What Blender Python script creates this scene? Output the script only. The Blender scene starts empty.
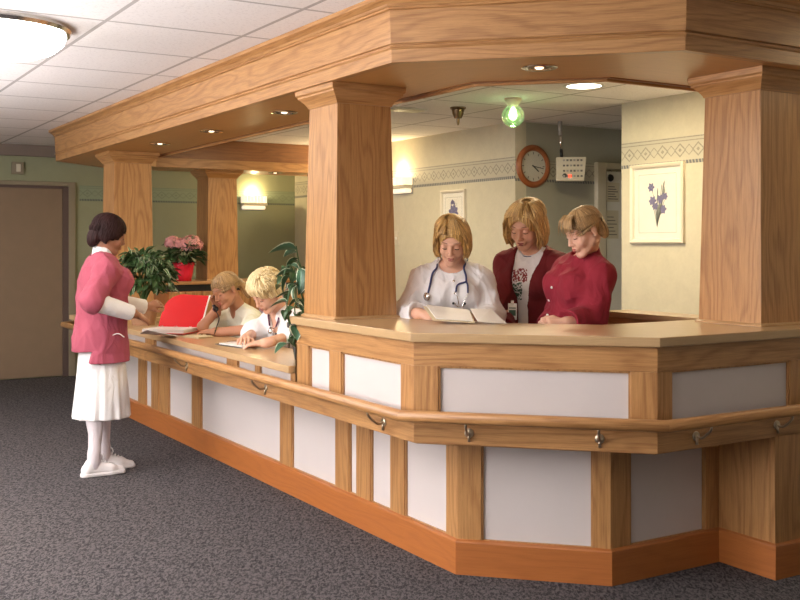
import bpy, math, random
import numpy as np
from mathutils import Vector, Matrix

R = random.Random(7)
COL = bpy.context.scene.collection
V = Vector
PI = math.pi

# ------------------------------------------------------------------ camera
H = 1.44
F = 1033.0
CX, HY = 400.0, 245.0
VX, VY = 0.521, 0.854        # view direction on the floor plan
cam_d = bpy.data.cameras.new('camera')
cam = bpy.data.objects.new('camera', cam_d)
COL.objects.link(cam)
cam.location = (0, 0, H)
cam.rotation_euler = (math.radians(90), 0, -math.atan2(VX, VY))
cam_d.sensor_width = 36
cam_d.lens = F / 800 * 36
cam_d.shift_y = -(300 - HY) / 800
cam_d.clip_start = 0.05
bpy.context.scene.camera = cam

def at(px, y, dep):
    """point of the place seen at this pixel, dep metres along the view"""
    lat = (px - CX) / F * dep
    return np.array([lat * VY + dep * VX, -lat * VX + dep * VY, H - (y - HY) * dep / F])
def onX(px, X):
    r = (px - CX) / F
    return X / (VX + r * VY) * (VY - r * VX)
def onY(px, Y):
    r = (px - CX) / F
    return Y / (VY - r * VX) * (VX + r * VY)

# ------------------------------------------------------------------ object helpers
def tag(o, label=None, cat=None, group=None, kind=None):
    if label: o['label'] = label
    if cat: o['category'] = cat
    if group: o['group'] = group
    if kind: o['kind'] = kind
    return o
def thing(name, label, cat, loc=(0, 0, 0), group=None, rz=0):
    o = bpy.data.objects.new(name, None)
    COL.objects.link(o)
    o.location = loc
    o.rotation_euler = (0, 0, rz)
    o.empty_display_size = 0.1
    return tag(o, label, cat, group)
def origin_of(o):
    return Matrix.Translation(o.location) @ o.rotation_euler.to_matrix().to_4x4()
def world_of(o):
    m = origin_of(o)
    return (world_of(o.parent) @ o.matrix_parent_inverse @ m) if o.parent else m

def mesh(name, verts, faces, mat, parent=None, grain=None, smooth=False, bevel=0, local=False, grains=None, uvs=None, auto=False):
    me = bpy.data.meshes.new(name)
    me.from_pydata([tuple(v) for v in verts], [], faces)
    me.update()
    o = bpy.data.objects.new(name, me)
    COL.objects.link(o)
    for m in (mat if isinstance(mat, (list, tuple)) else [mat]):
        me.materials.append(m)
    if parent is not None:
        o.parent = parent
        if not local:
            o.matrix_parent_inverse = world_of(parent).inverted()
    if grain is not None or grains is not None:
        uv = me.uv_layers.new(name='UVMap')
        ou, ov = R.uniform(0, 50), R.uniform(0, 50)
        for p in me.polygons:
            g = V(grains[p.index]) if grains is not None else V(grain)
            g.normalize()
            n = p.normal
            if abs(n.dot(g)) > 0.9:
                t = V((0.13, 0.2, 1)) if abs(n.z) < .8 else V((1, 0.1, 0))
                b = n.cross(t).normalized(); g2 = b.cross(n)
                for li in p.loop_indices:
                    c = me.vertices[me.loops[li].vertex_index].co
                    uv.data[li].uv = (c.dot(g2) * .3 + ou, c.dot(b) + ov)
            else:
                b = n.cross(g).normalized()
                for li in p.loop_indices:
                    c = me.vertices[me.loops[li].vertex_index].co
                    uv.data[li].uv = (c.dot(g) + ou, c.dot(b) + ov + p.index * .37 * (0 if len(me.polygons) > 40 else 1))
    elif uvs is not None:
        uv = me.uv_layers.new(name='UVMap')
        for l in me.loops:
            uv.data[l.index].uv = uvs[l.vertex_index]
    if smooth:
        me.polygons.foreach_set('use_smooth', [True] * len(me.polygons))
        if auto:
            me.set_sharp_from_angle(angle=math.radians(auto))
    if bevel:
        b = o.modifiers.new('bevel', 'BEVEL'); b.width = bevel; b.segments = 2; b.limit_method = 'ANGLE'; b.angle_limit = .6
        b.harden_normals = False
    return o

def box_geo(x0, y0, z0, x1, y1, z1):
    vs = [(x0, y0, z0), (x1, y0, z0), (x1, y1, z0), (x0, y1, z0), (x0, y0, z1), (x1, y0, z1), (x1, y1, z1), (x0, y1, z1)]
    fs = [(0, 3, 2, 1), (4, 5, 6, 7), (0, 1, 5, 4), (1, 2, 6, 5), (2, 3, 7, 6), (3, 0, 4, 7)]
    return vs, fs
def box(name, lo, hi, mat, parent=None, grain=None, bevel=0, local=False):
    vs, fs = box_geo(*lo, *hi)
    return mesh(name, vs, fs, mat, parent, grain, bevel=bevel, local=local)
def merge(*geos):
    V_, F_ = [], []
    for vs, fs in geos:
        n = len(V_)
        V_ += [tuple(v) for v in vs]
        F_ += [tuple(i + n for i in f) for f in fs]
    return V_, F_
def xf(geo, m):
    return [tuple(m @ V(v)) for v in geo[0]], geo[1]
def fbox_geo(o, t, n, s0, s1, d0, d1, z0, z1):
    """box on a face of the counter: s along the face, d outwards"""
    vs = []
    for z in (z0, z1):
        for s, d in ((s0, d0), (s1, d0), (s1, d1), (s0, d1)):
            vs.append((o[0] + t[0] * s + n[0] * d, o[1] + t[1] * s + n[1] * d, z))
    fs = [(0, 3, 2, 1), (4, 5, 6, 7), (0, 1, 5, 4), (1, 2, 6, 5), (2, 3, 7, 6), (3, 0, 4, 7)]
    cr = t[0] * n[1] - t[1] * n[0]
    if cr < 0: fs = [tuple(reversed(f)) for f in fs]
    return vs, fs
def fbox(name, face, s0, s1, d0, d1, z0, z1, mat, parent, vertical=False, bevel=.002):
    o, t, n = face
    vs, fs = fbox_geo(o, t, n, s0, s1, d0, d1, z0, z1)
    return mesh(name, vs, fs, mat, parent, grain=(0, 0, 1) if vertical else (t[0], t[1], 0), bevel=bevel)
def prism_geo(poly, z0, z1):
    a = sum(poly[i][0] * poly[(i + 1) % len(poly)][1] - poly[(i + 1) % len(poly)][0] * poly[i][1] for i in range(len(poly)))
    if a < 0: poly = poly[::-1]
    n = len(poly)
    vs = [(x, y, z0) for x, y in poly] + [(x, y, z1) for x, y in poly]
    fs = [tuple(range(n - 1, -1, -1)), tuple(range(n, 2 * n))] + [(i, (i + 1) % n, n + (i + 1) % n, n + i) for i in range(n)]
    return vs, fs
def prism(name, poly, z0, z1, mat, parent=None, grain=(1, 0, 0), bevel=.002):
    vs, fs = prism_geo(poly, z0, z1)
    return mesh(name, vs, fs, mat, parent, grain=grain, bevel=bevel)
def offset_path(path, d, closed=False):
    """moves the path to its right hand side by d, mitred"""
    n = len(path); out = []
    nr = []
    for i in range(n - (0 if closed else 1)):
        a, b = path[i], path[(i + 1) % n]
        l = math.hypot(b[0] - a[0], b[1] - a[1])
        nr.append(((b[1] - a[1]) / l, -(b[0] - a[0]) / l))
    for i in range(n):
        if closed: n1, n2 = nr[i - 1], nr[i]
        else: n1, n2 = nr[max(i - 1, 0)], nr[min(i, n - 2)]
        k = 1 + n1[0] * n2[0] + n1[1] * n2[1]
        out.append((path[i][0] + d * (n1[0] + n2[0]) / k, path[i][1] + d * (n1[1] + n2[1]) / k))
    return out
def sweep(name, profile, path, mat, parent=None, closed=False, bevel=0, smooth=False, closed_profile=True, auto=False):
    """profile [(outward d, z)] swept along a plan path"""
    rows = []
    for d, z in profile:
        rows.append([(x, y, z) for x, y in offset_path(path, d, closed)])
    n, m = len(path), len(profile)
    vs = [rows[j][i] for i in range(n) for j in range(m)]
    fs, gr = [], []
    for i in range(n if closed else n - 1):
        a, b = path[i], path[(i + 1) % n]
        g = (b[0] - a[0], b[1] - a[1], 0)
        for j in range(m if closed_profile else m - 1):
            k = (j + 1) % m; i2 = (i + 1) % n
            fs.append((i * m + j, i * m + k, i2 * m + k, i2 * m + j)); gr.append(g)
    if not closed and closed_profile:
        fs.append(tuple(range(m - 1, -1, -1))); gr.append((0, 0, 1))
        fs.append(tuple(range((n - 1) * m, n * m))); gr.append((0, 0, 1))
    # make outward facing
    ar = sum(profile[i][0] * profile[(i + 1) % m][1] - profile[(i + 1) % m][0] * profile[i][1] for i in range(m))
    if ar < 0: fs = [tuple(reversed(f)) for f in fs]
    return mesh(name, vs, fs, mat, parent, grains=gr, bevel=bevel, smooth=smooth, auto=auto)

def lathe_geo(prof, n=32, axis_pt=(0, 0, 0)):
    vs, fs = [], []
    m = len(prof)
    for i in range(n):
        a = 2 * PI * i / n
        for r, z in prof:
            vs.append((axis_pt[0] + r * math.cos(a), axis_pt[1] + r * math.sin(a), axis_pt[2] + z))
    for i in range(n):
        for j in range(m - 1):
            i2 = (i + 1) % n
            fs.append((i * m + j, i2 * m + j, i2 * m + j + 1, i * m + j + 1))
    return vs, fs
def lathe(name, prof, mat, parent=None, n=32, loc=(0, 0, 0), rot=None, local=True, auto=40):
    g = lathe_geo(prof, n)
    m = Matrix.Translation(loc)
    if rot is not None: m = m @ rot
    g = xf(g, m)
    return mesh(name, g[0], g[1], mat, parent, smooth=True, local=local, auto=auto)
def tube_geo(pts, r, n=8, taper=None, flat=1.0, cap=True):
    pts = [V(p) for p in pts]
    vs, fs = [], []
    up = V((0, 0, 1))
    prev = None
    m = len(pts)
    for i, p in enumerate(pts):
        t = (pts[min(i + 1, m - 1)] - pts[max(i - 1, 0)])
        if t.length < 1e-9: t = V((0, 0, 1))
        t.normalize()
        if prev is None:
            a = t.cross(up)
            if a.length < .1: a = t.cross(V((1, 0, 0)))
        else:
            a = prev - t * prev.dot(t)
        a.normalize(); prev = a
        b = t.cross(a)
        rr = r[i] if isinstance(r, (list, tuple)) else r * (taper(i / (m - 1)) if taper else 1)
        for k in range(n):
            c = 2 * PI * k / n
            vs.append(tuple(p + a * math.cos(c) * rr + b * math.sin(c) * rr * flat))
    for i in range(m - 1):
        for k in range(n):
            k2 = (k + 1) % n
            fs.append((i * n + k, i * n + k2, (i + 1) * n + k2, (i + 1) * n + k))
    if cap:
        fs.append(tuple(range(n - 1, -1, -1)))
        fs.append(tuple(range((m - 1) * n, m * n)))
    return vs, fs
def tube(name, pts, r, mat, parent=None, n=10, local=False, **k):
    g = tube_geo(pts, r, n, **k)
    return mesh(name, g[0], g[1], mat, parent, smooth=True, local=local)
def copy_tree(o, parent=None):
    c = o.copy(); COL.objects.link(c)
    if parent is not None: c.parent = parent
    for ch in list(o.children):
        copy_tree(ch, c)
    return c
def smooth_pts(pts, n=6):
    """Catmull-Rom through the points"""
    P = [V(p) for p in pts]
    P = [P[0] * 2 - P[1]] + P + [P[-1] * 2 - P[-2]]
    out = []
    for i in range(1, len(P) - 2):
        for k in range(n):
            t = k / n
            out.append(.5 * ((2 * P[i]) + (-P[i - 1] + P[i + 1]) * t + (2 * P[i - 1] - 5 * P[i] + 4 * P[i + 1] - P[i + 2]) * t * t + (-P[i - 1] + 3 * P[i] - 3 * P[i + 1] + P[i + 2]) * t ** 3))
    out.append(P[-2])
    return out

# ------------------------------------------------------------------ materials
class NT:
    def __init__(s, name, rough=.5, spec=.5):
        s.m = bpy.data.materials.new(name); s.m.use_nodes = True
        s.t = s.m.node_tree; s.b = s.t.nodes['Principled BSDF']
        s.b.inputs['Roughness'].default_value = rough
        s.b.inputs['Specular IOR Level'].default_value = spec
    def n(s, typ, **k):
        nd = s.t.nodes.new(typ)
        for a, b in k.items():
            if a.startswith('i_'):
                key = a[2:]
                key = int(key) if key.isdigit() else key.replace('_', ' ')
                nd.inputs[key].default_value = b
            else: setattr(nd, a, b)
        return nd
    def l(s, a, b): s.t.links.new(a, b)
    def math(s, op, a, b=None, c=None):
        nd = s.t.nodes.new('ShaderNodeMath'); nd.operation = op
        for i, x in enumerate((a, b, c)):
            if x is None: continue
            if isinstance(x, (int, float)): nd.inputs[i].default_value = x
            else: s.l(x, nd.inputs[i])
        return nd.outputs[0]
    def mix(s, f, a, b):
        nd = s.t.nodes.new('ShaderNodeMix'); nd.data_type = 'RGBA'
        for i, x in ((0, f), (6, a), (7, b)):
            if isinstance(x, (int, float)): nd.inputs[i].default_value = x
            elif isinstance(x, tuple): nd.inputs[i].default_value = (*x[:3], 1)
            else: s.l(x, nd.inputs[i])
        return nd.outputs[2]
    def ramp(s, f, stops):
        nd = s.t.nodes.new('ShaderNodeValToRGB'); e = nd.color_ramp.elements
        while len(e) < len(stops): e.new(0.5)
        for i, (p, c) in enumerate(stops):
            e[i].position = p; e[i].color = (*c, 1) if isinstance(c, tuple) else (c, c, c, 1)
        s.l(f, nd.inputs[0]); return nd.outputs[0]
    def noise(s, vec, scale, detail=3, rough=.5, dist=0):
        nd = s.n('ShaderNodeTexNoise'); nd.inputs['Scale'].default_value = scale; nd.inputs['Detail'].default_value = detail
        nd.inputs['Roughness'].default_value = rough; nd.inputs['Distortion'].default_value = dist
        if vec is not None: s.l(vec, nd.inputs['Vector'])
        return nd.outputs[0]
    def mapv(s, vec, sc=(1, 1, 1), loc=(0, 0, 0), rot=(0, 0, 0)):
        nd = s.n('ShaderNodeMapping'); nd.inputs['Scale'].default_value = sc; nd.inputs['Location'].default_value = loc
        nd.inputs['Rotation'].default_value = rot
        s.l(vec, nd.inputs['Vector']); return nd.outputs[0]
    def uv(s): return s.n('ShaderNodeTexCoord').outputs['UV']
    def obj(s): return s.n('ShaderNodeTexCoord').outputs['Object']
    def col(s, c):
        if isinstance(c, tuple): s.b.inputs['Base Color'].default_value = (*c, 1)
        else: s.l(c, s.b.inputs['Base Color'])
    def bump(s, h, st=.3, dist=.002):
        nd = s.n('ShaderNodeBump'); nd.inputs['Strength'].default_value = st; nd.inputs['Distance'].default_value = dist
        s.l(h, nd.inputs['Height']); s.l(nd.outputs[0], s.b.inputs['Normal'])
def srgb(r, g, b):
    f = lambda c: (c / 255 / 12.92) if c / 255 <= .04045 else ((c / 255 + .055) / 1.055) ** 2.4
    return (f(r), f(g), f(b))
def plain(name, c, rough=.5, metal=0, spec=.5, bump=None):
    t = NT(name, rough, spec); t.col(c); t.b.inputs['Metallic'].default_value = metal
    v = t.obj()
    nz = t.noise(v, 9, 3)
    t.col(t.mix(nz, tuple(x * .93 for x in c), tuple(min(1, x * 1.07) for x in c)))
    if bump: t.bump(t.noise(v, bump[0], 3), bump[1], bump[2])
    return t.m
def oak(name, light, dark, rough=.42, contrast=1.0, coat=.32):
    t = NT(name, rough)
    uv = t.uv()
    a = t.noise(t.mapv(uv, (.8, 4.5, 1)), 1.5, 2, .45, .2)
    sx = t.n('ShaderNodeSeparateXYZ'); t.l(uv, sx.inputs[0])
    ring = t.math('MULTIPLY_ADD', a, 46, t.math('MULTIPLY', sx.outputs[1], 120))
    ring = t.math('MULTIPLY_ADD', t.math('SINE', ring), .5, .5)
    ring = t.math('POWER', ring, 2.2)
    fine = t.noise(t.mapv(uv, (2.4, 78, 1)), 1.5, 5, .75)
    pore = t.noise(t.mapv(uv, (9, 420, 1)), 1.0, 2, .6)
    big = t.noise(t.mapv(uv, (.6, 2.5, 1)), 1.3, 2)
    f = t.math('MULTIPLY_ADD', ring, .34 * contrast, t.math('MULTIPLY', fine, 1.6 * contrast))
    f = t.math('MULTIPLY_ADD', big, .25, t.math('SUBTRACT', f, .22 + .36 * contrast))
    c = t.mix(f, light, dark)
    c = t.mix(t.math('MULTIPLY', t.math('GREATER_THAN', pore, .6), .28 * contrast), c, tuple(x * .55 for x in dark))
    t.l(c, t.b.inputs['Base Color'])
    t.b.inputs['Coat Weight'].default_value = coat
    t.b.inputs['Coat Roughness'].default_value = .34
    t.bump(fine, .12, .0015)
    return t.m

M = {}
M['oak'] = oak('oak', (.58, .31, .115), (.28, .112, .030))
M['oak_dimmed'] = oak('oak_dimmed', (.34, .14, .045), (.20, .07, .02))  # darker copy of oak, weaker light on the inner face put into colour
M['oak_pale'] = oak('oak_pale', (.60, .38, .19), (.42, .24, .10))
M['oak_top'] = oak('oak_top', (.54, .36, .18), (.40, .24, .11), rough=.28, contrast=.6, coat=.4)
M['oak_base'] = oak('oak_base', (.46, .155, .036), (.30, .083, .016), contrast=.6)
M['oak_soffit'] = oak('oak_soffit', (.58, .29, .085), (.40, .18, .05), rough=.38, contrast=.5, coat=.12)
def t_panel():
    t = NT('white_laminate', .45); v = t.obj()
    t.l(t.mix(t.noise(v, 3, 3), (.62, .56, .535), (.68, .615, .59)), t.b.inputs['Base Color'])
    return t.m
M['panel'] = t_panel()
def t_carpet():
    t = NT('carpet_loop', .95, .1); v = t.obj()
    w = t.mapv(v, (1, 1.0, 1), rot=(0, 0, .55))
    a = t.noise(t.mapv(w, (80, 36, 1)), 1.0, 3, .65, .8)
    b = t.noise(t.mapv(v, (170, 170, 170)), 1.0, 2, .6)
    c = t.noise(v, 1.3, 3)
    f = t.math('MULTIPLY_ADD', b, .35, t.math('MULTIPLY', a, .8))
    col = t.ramp(f, [(.38, (.009, .009, .011)), (.53, (.045, .042, .046)), (.64, (.15, .135, .135))])
    col = t.mix(t.math('MULTIPLY', c, .35), col, (.062, .056, .058))
    t.l(col, t.b.inputs['Base Color'])
    t.bump(f, .8, .006)
    return t.m
M['carpet'] = t_carpet()
def t_ceiling():
    t = NT('ceiling_tile', .9, .1); v = t.obj()
    s = t.n('ShaderNodeSeparateXYZ'); t.l(v, s.inputs[0])
    def lines(c, off, sp):
        f = t.math('FRACT', t.math('DIVIDE', t.math('SUBTRACT', c, off), sp))
        return t.math('LESS_THAN', t.math('ABSOLUTE', t.math('SUBTRACT', f, .5)), .5 - .011 / sp)
    a = lines(s.outputs[0], 2.087 - 7.05, .705); b = lines(s.outputs[1], 5.70 - 7.15, .715)
    tile = t.math('MULTIPLY', a, b)
    pit = t.noise(t.mapv(v, (60, 60, 60)), 1, 3, .7)
    base = t.mix(t.math('GREATER_THAN', pit, .58), (.91, .88, .87), (.82, .79, .78))
    t.l(t.mix(tile, (.52, .49, .48), base), t.b.inputs['Base Color'])
    t.bump(tile, .6, .008)
    return t.m
M['ceiling'] = t_ceiling()
def t_wall(name, c, k=.10):
    t = NT(name, .75, .2); v = t.obj()
    a = t.noise(v, 9, 5, .6, .5); b = t.noise(v, 45, 3, .6)
    f = t.math('MULTIPLY_ADD', b, .4, t.math('MULTIPLY', a, .8))
    t.l(t.mix(f, tuple(x * (1 - k * 1.6) for x in c), tuple(x * (1 + k) for x in c)), t.b.inputs['Base Color'])
    t.bump(b, .1, .002)
    return t.m
M['wall_in'] = t_wall('sponged_wallpaper', (.60, .56, .43))
M['wall_far'] = t_wall('green_wallpaper', (.29, .30, .19), .05)
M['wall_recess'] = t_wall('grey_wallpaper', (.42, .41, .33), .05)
M['wall_room'] = t_wall('room_paint', (.55, .52, .46), .03)
def t_border(name, ground, line, dark):
    t = NT(name, .7, .2); uv = t.uv()
    s = t.n('ShaderNodeSeparateXYZ'); t.l(uv, s.inputs[0])
    u, v = s.outputs[0], s.outputs[1]      # v 0..1
    fu = t.math('ABSOLUTE', t.math('SUBTRACT', t.math('FRACT', t.math('DIVIDE', u, .17)), .5))
    dv = t.math('ABSOLUTE', t.math('MULTIPLY', t.math('SUBTRACT', v, .5), 1.3))
    sm = t.math('ADD', fu, dv)
    dia = t.math('LESS_THAN', t.math('ABSOLUTE', t.math('SUBTRACT', sm, .30)), .045)
    dot = t.math('LESS_THAN', sm, .1)
    x2 = t.math('LESS_THAN', t.math('ABSOLUTE', t.math('SUBTRACT', t.math('ADD', t.math('SUBTRACT', .5, fu), dv), .24)), .03)
    band1 = t.math('LESS_THAN', t.math('ABSOLUTE', t.math('SUBTRACT', v, .965)), .02)
    band2 = t.math('LESS_THAN', t.math('ABSOLUTE', t.math('SUBTRACT', v, .84)), .018)
    rope_z = t.math('LESS_THAN', v, .13)
    rope = t.math('GREATER_THAN', t.math('SINE', t.math('MULTIPLY', t.math('ADD', u, t.math('MULTIPLY', v, .05)), 210)), -.3)
    f = t.math('MAXIMUM', t.math('MAXIMUM', dia, dot), t.math('MAXIMUM', x2, t.math('MAXIMUM', band1, band2)))
    sp = t.noise(t.mapv(uv, (60, 12, 1)), 1, 3)
    f = t.math('MULTIPLY', f, t.math('MULTIPLY_ADD', sp, .8, .15))
    c = t.mix(f, ground, line)
    c = t.mix(t.math('MULTIPLY', rope_z, t.math('MULTIPLY_ADD', rope, .6, .3)), c, dark)
    t.l(c, t.b.inputs['Base Color'])
    return t.m
M['border_in'] = t_border('border_print_pale', (.52, .49, .39), (.17, .16, .15), (.13, .14, .16))
M['border_far'] = t_border('border_print_green', (.26, .31, .21), (.17, .19, .13), (.10, .11, .10))
def emis(name, c, st):
    t = NT(name, .4); t.col(c)
    t.b.inputs['Emission Color'].default_value = (*c, 1); t.b.inputs['Emission Strength'].default_value = st
    return t.m
M['lamp_white'] = emis('lit_acrylic', (1, .96, .90), 11)
M['lamp_warm'] = emis('lit_warm_lens', (1, .86, .62), 9)
M['bulb'] = emis('halogen_bulb', (1, .85, .6), 2.5)
M['sconce_glow'] = emis('sconce_lit_glass', (1, .88, .66), .75)
def glass(name, c, rough=.05, trans=1.0):
    t = NT(name, rough); t.col(c); t.b.inputs['Transmission Weight'].default_value = trans; t.b.inputs['IOR'].default_value = 1.45
    return t.m
M['green_glass'] = glass('green_glass', (.72, 1, .62), .12)
M['green_glass'].node_tree.nodes['Principled BSDF'].inputs['Emission Color'].default_value = (.45, 1, .3, 1)
M['green_glass'].node_tree.nodes['Principled BSDF'].inputs['Emission Strength'].default_value = .22
M['green_glass'].node_tree.nodes['Principled BSDF'].inputs['Alpha'].default_value = .45
M['chrome'] = plain('chrome', (.75, .72, .68), .2, 1)
M['bronze'] = plain('bronze', (.20, .14, .08), .38, 1)
M['satin_brass'] = plain('satin_brass', (.55, .46, .34), .3, 1)
M['white_paint'] = plain('white_paint', (.75, .74, .70), .4)
M['cream_frame'] = plain('cream_frame', (.74, .68, .55), .35)
M['black'] = plain('black_plastic', (.012, .012, .014), .35)
M['grey_plastic'] = plain('grey_plastic', (.35, .33, .31), .5)
M['ivory'] = plain('ivory_plastic', (.62, .57, .45), .45)
M['brown_door'] = plain('tan_door_paint', (.225, .155, .098), .5)
M['door_frame'] = plain('door_frame_paint', (.25, .21, .14), .5)
M['brown_trim'] = plain('brown_trim', (.20, .155, .125), .6)
M['door_dark'] = plain('door_rebate', (.10, .065, .055), .6)
M['paper'] = plain('paper', (.84, .80, .74), .7)
M['manila'] = plain('manila', (.74, .62, .40), .7)
M['red_cover'] = plain('red_vinyl', (.62, .003, .003), .45, 0, .2)
M['clock_rim'] = oak('cherry_wood', (.36, .11, .03), (.2, .05, .012), contrast=.6)
M['dial'] = plain('dial', (.62, .60, .52), .5)
M['led'] = emis('red_led', (1, .05, .02), 3)
M['screen_lines'] = plain('printed_lines', (.16, .15, .14), .7)
M['print_paper'] = plain('print_paper', (.80, .77, .68), .8)
M['iris'] = plain('iris_ink', (.12, .11, .24), .8)
M['iris_stem'] = plain('stem_ink', (.16, .18, .17), .8)
def picture_glass():
    t = NT('picture_glass', .04); t.b.inputs['Alpha'].default_value = .04; t.col((.9, .9, .9))
    return t.m
M['pic_glass'] = picture_glass()
M['pot_red'] = plain('red_foil', (.75, .02, .05), .3)
M['pot_clay'] = plain('clay_pot', (.33, .17, .09), .7)
M['pot_dark'] = plain('dark_pot', (.05, .05, .045), .5)
M['soil'] = plain('soil', (.03, .02, .012), .95)
M['petal'] = plain('pink_petal', (.90, .44, .46), .6)
M['chair_fab'] = plain('mauve_fabric', (.36, .30, .30), .9, bump=(300, .3, .002))
def leafmat(name, c, c2, edge, w=.74):
    t = NT(name, .38); uv = t.uv(); s = t.n('ShaderNodeSeparateXYZ'); t.l(uv, s.inputs[0])
    nz = t.noise(t.obj(), 30, 3)
    a = t.math('ADD', t.math('ABSOLUTE', s.outputs[0]), t.math('MULTIPLY_ADD', nz, .3, -.15))
    base = t.mix(t.noise(t.obj(), 8, 2), c, c2)
    if edge: base = t.mix(t.math('GREATER_THAN', a, w), base, edge)
    mid = t.math('LESS_THAN', t.math('ABSOLUTE', s.outputs[0]), .06)
    t.l(t.mix(t.math('MULTIPLY', mid, .4), base, tuple(min(1, x * 1.8) for x in c2)), t.b.inputs['Base Color'])
    return t.m
M['leaf_dark'] = leafmat('dark_leaf', (.022, .055, .018), (.07, .14, .045), None)
M['leaf_white'] = leafmat('white_edged_leaf', (.05, .11, .04), (.10, .18, .07), (.5, .55, .36), .72)
M['leaf_pothos'] = leafmat('variegated_leaf', (.03, .09, .04), (.07, .16, .09), (.62, .66, .48), .84)
M['leaf_hyd'] = leafmat('hydrangea_leaf', (.02, .06, .02), (.05, .11, .04), None)
def fabric(name, c, rough=.85, k=.06):
    t = NT(name, rough, .25); v = t.obj()
    t.l(t.mix(t.noise(v, 6, 3), tuple(x * (1 - k) for x in c), tuple(min(1, x * (1 + k)) for x in c)), t.b.inputs['Base Color'])
    t.b.inputs['Sheen Weight'].default_value = .04
    h = t.math('MULTIPLY_ADD', t.noise(t.mapv(v, (1, 1, .45)), 15, 2, .5, 1.2), 1.6, t.math('MULTIPLY', t.noise(v, 420, 1), .04))
    t.bump(h, .5, .012)
    return t.m
M['pink'] = fabric('pink_cotton', (.40, .085, .125))
M['white_cloth'] = fabric('white_cotton', (.80, .78, .77))
M['white_coat'] = fabric('white_coat_cotton', (.82, .80, .80))
M['cream_knit'] = fabric('cream_knit', (.76, .74, .60))
M['maroon'] = fabric('maroon_cotton', (.15, .014, .017))
M['raspberry'] = fabric('raspberry_cotton', (.27, .020, .036))
M['stocking'] = fabric('white_stocking', (.66, .60, .62))
M['sneaker'] = plain('white_leather', (.80, .76, .75), .45)
M['rubber'] = plain('white_rubber', (.74, .70, .69), .6)
def skin(name, c):
    t = NT(name, .48, .4); v = t.obj()
    t.l(t.mix(t.noise(v, 18, 3), tuple(x * .90 for x in c), tuple(min(1, x * 1.06) for x in c)), t.b.inputs['Base Color'])
    t.b.inputs['Subsurface Weight'].default_value = .08
    t.b.inputs['Subsurface Radius'].default_value = (.01, .004, .002)
    return t.m
M['skin_a'] = skin('fair_skin', (.70, .40, .275))
M['skin_b'] = skin('tan_skin', (.50, .235, .135))
M['skin_c'] = skin('brown_skin', (.37, .17, .10))
M['skin_d'] = skin('pale_skin', (.72, .42, .30))
def hairmat(name, lo, hi, sc=1.0):
    t = NT(name, .42, .5); uv = t.uv()
    a = t.noise(t.mapv(uv, (.8, 9, 1)), 3 * sc, 5, .7)
    b = t.noise(t.obj(), 14, 2)
    f = t.math('MULTIPLY_ADD', b, .25, t.math('MULTIPLY', a, 1.0))
    if sc > 1.5: t.b.inputs['Specular IOR Level'].default_value = .15; t.b.inputs['Roughness'].default_value = .6
    t.l(t.ramp(f, [(.46, lo), (.74, hi)]), t.b.inputs['Base Color'])
    t.bump(a, .5, .004)
    return t.m
M['hair_gold'] = hairmat('golden_hair', (.11, .045, .010), (.78, .48, .16))
M['hair_blond'] = hairmat('blond_hair', (.17, .075, .018), (.82, .54, .20))
M['hair_ash'] = hairmat('ash_blond_hair', (.10, .05, .02), (.62, .40, .18))
M['hair_light'] = hairmat('pale_blond_hair', (.45, .31, .13), (.90, .74, .42))
M['hair_dark'] = hairmat('dark_hair', (.010, .004, .004), (.035, .013, .012), 1.6)
M['lip'] = plain('lipstick', (.38, .085, .07), .4)
M['lash'] = plain('lash', (.05, .025, .015), .6)
M['brow'] = plain('brow_hair', (.30, .16, .09), .8)
M['tube_blue'] = plain('blue_rubber', (.035, .045, .14), .35)
M['tube_plum'] = plain('plum_rubber', (.10, .02, .06), .35)
M['gold'] = plain('gold', (.8, .55, .18), .25, 1)
M['print_shirt'] = plain('shirt_print_red', (.28, .05, .05), .8)
M['print_green'] = plain('shirt_print_green', (.06, .12, .08), .8)
M['window_fill'] = emis('window_fill_glow', (.92, .96, 1), 2.0)  # glow for the pane of the added window
# ------------------------------------------------------------------ the room
ZC = 2.52
XW, YF, YR = 5.56, 11.62, 7.18
YC = 5.86            # where the wall with the iris picture ends
XL, YB = -2.6, -2.6
def struct(o): return tag(o, kind='structure')
struct(box('floor', (XL, YB, -.1), (7.6, YF + .1, 0), M['carpet']))
struct(box('ceiling', (XL, YB, ZC), (7.6, YF + .1, ZC + .1), M['ceiling']))
struct(box('wall_far', (XL, YF, 0), (XW + .12, YF + .12, ZC), M['wall_far']))
struct(box('wall_left', (XL - .12, YB, 0), (XL, YF + .1, ZC), M['wall_room']))
struct(box('wall_near', (XL, YB - .12, 0), (XW, YB, ZC), M['wall_room']))
struct(box('wall_right', (XW, YB, 0), (XW + .12, YC, ZC), M['wall_in']))
struct(box('wall_inner', (XW, YR, 0), (XW + .12, YF, ZC), M['wall_in']))
struct(box('wall_recess', (XW + .12, YR, 0), (7.6, YR + .12, ZC), M['wall_recess']))
struct(box('wall_return', (XW + .12, YC - .12, 0), (7.6, YC, ZC), M['wall_recess']))
struct(box('wall_alcove', (7.6, YC, 0), (7.72, YR, ZC), M['wall_recess']))
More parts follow.
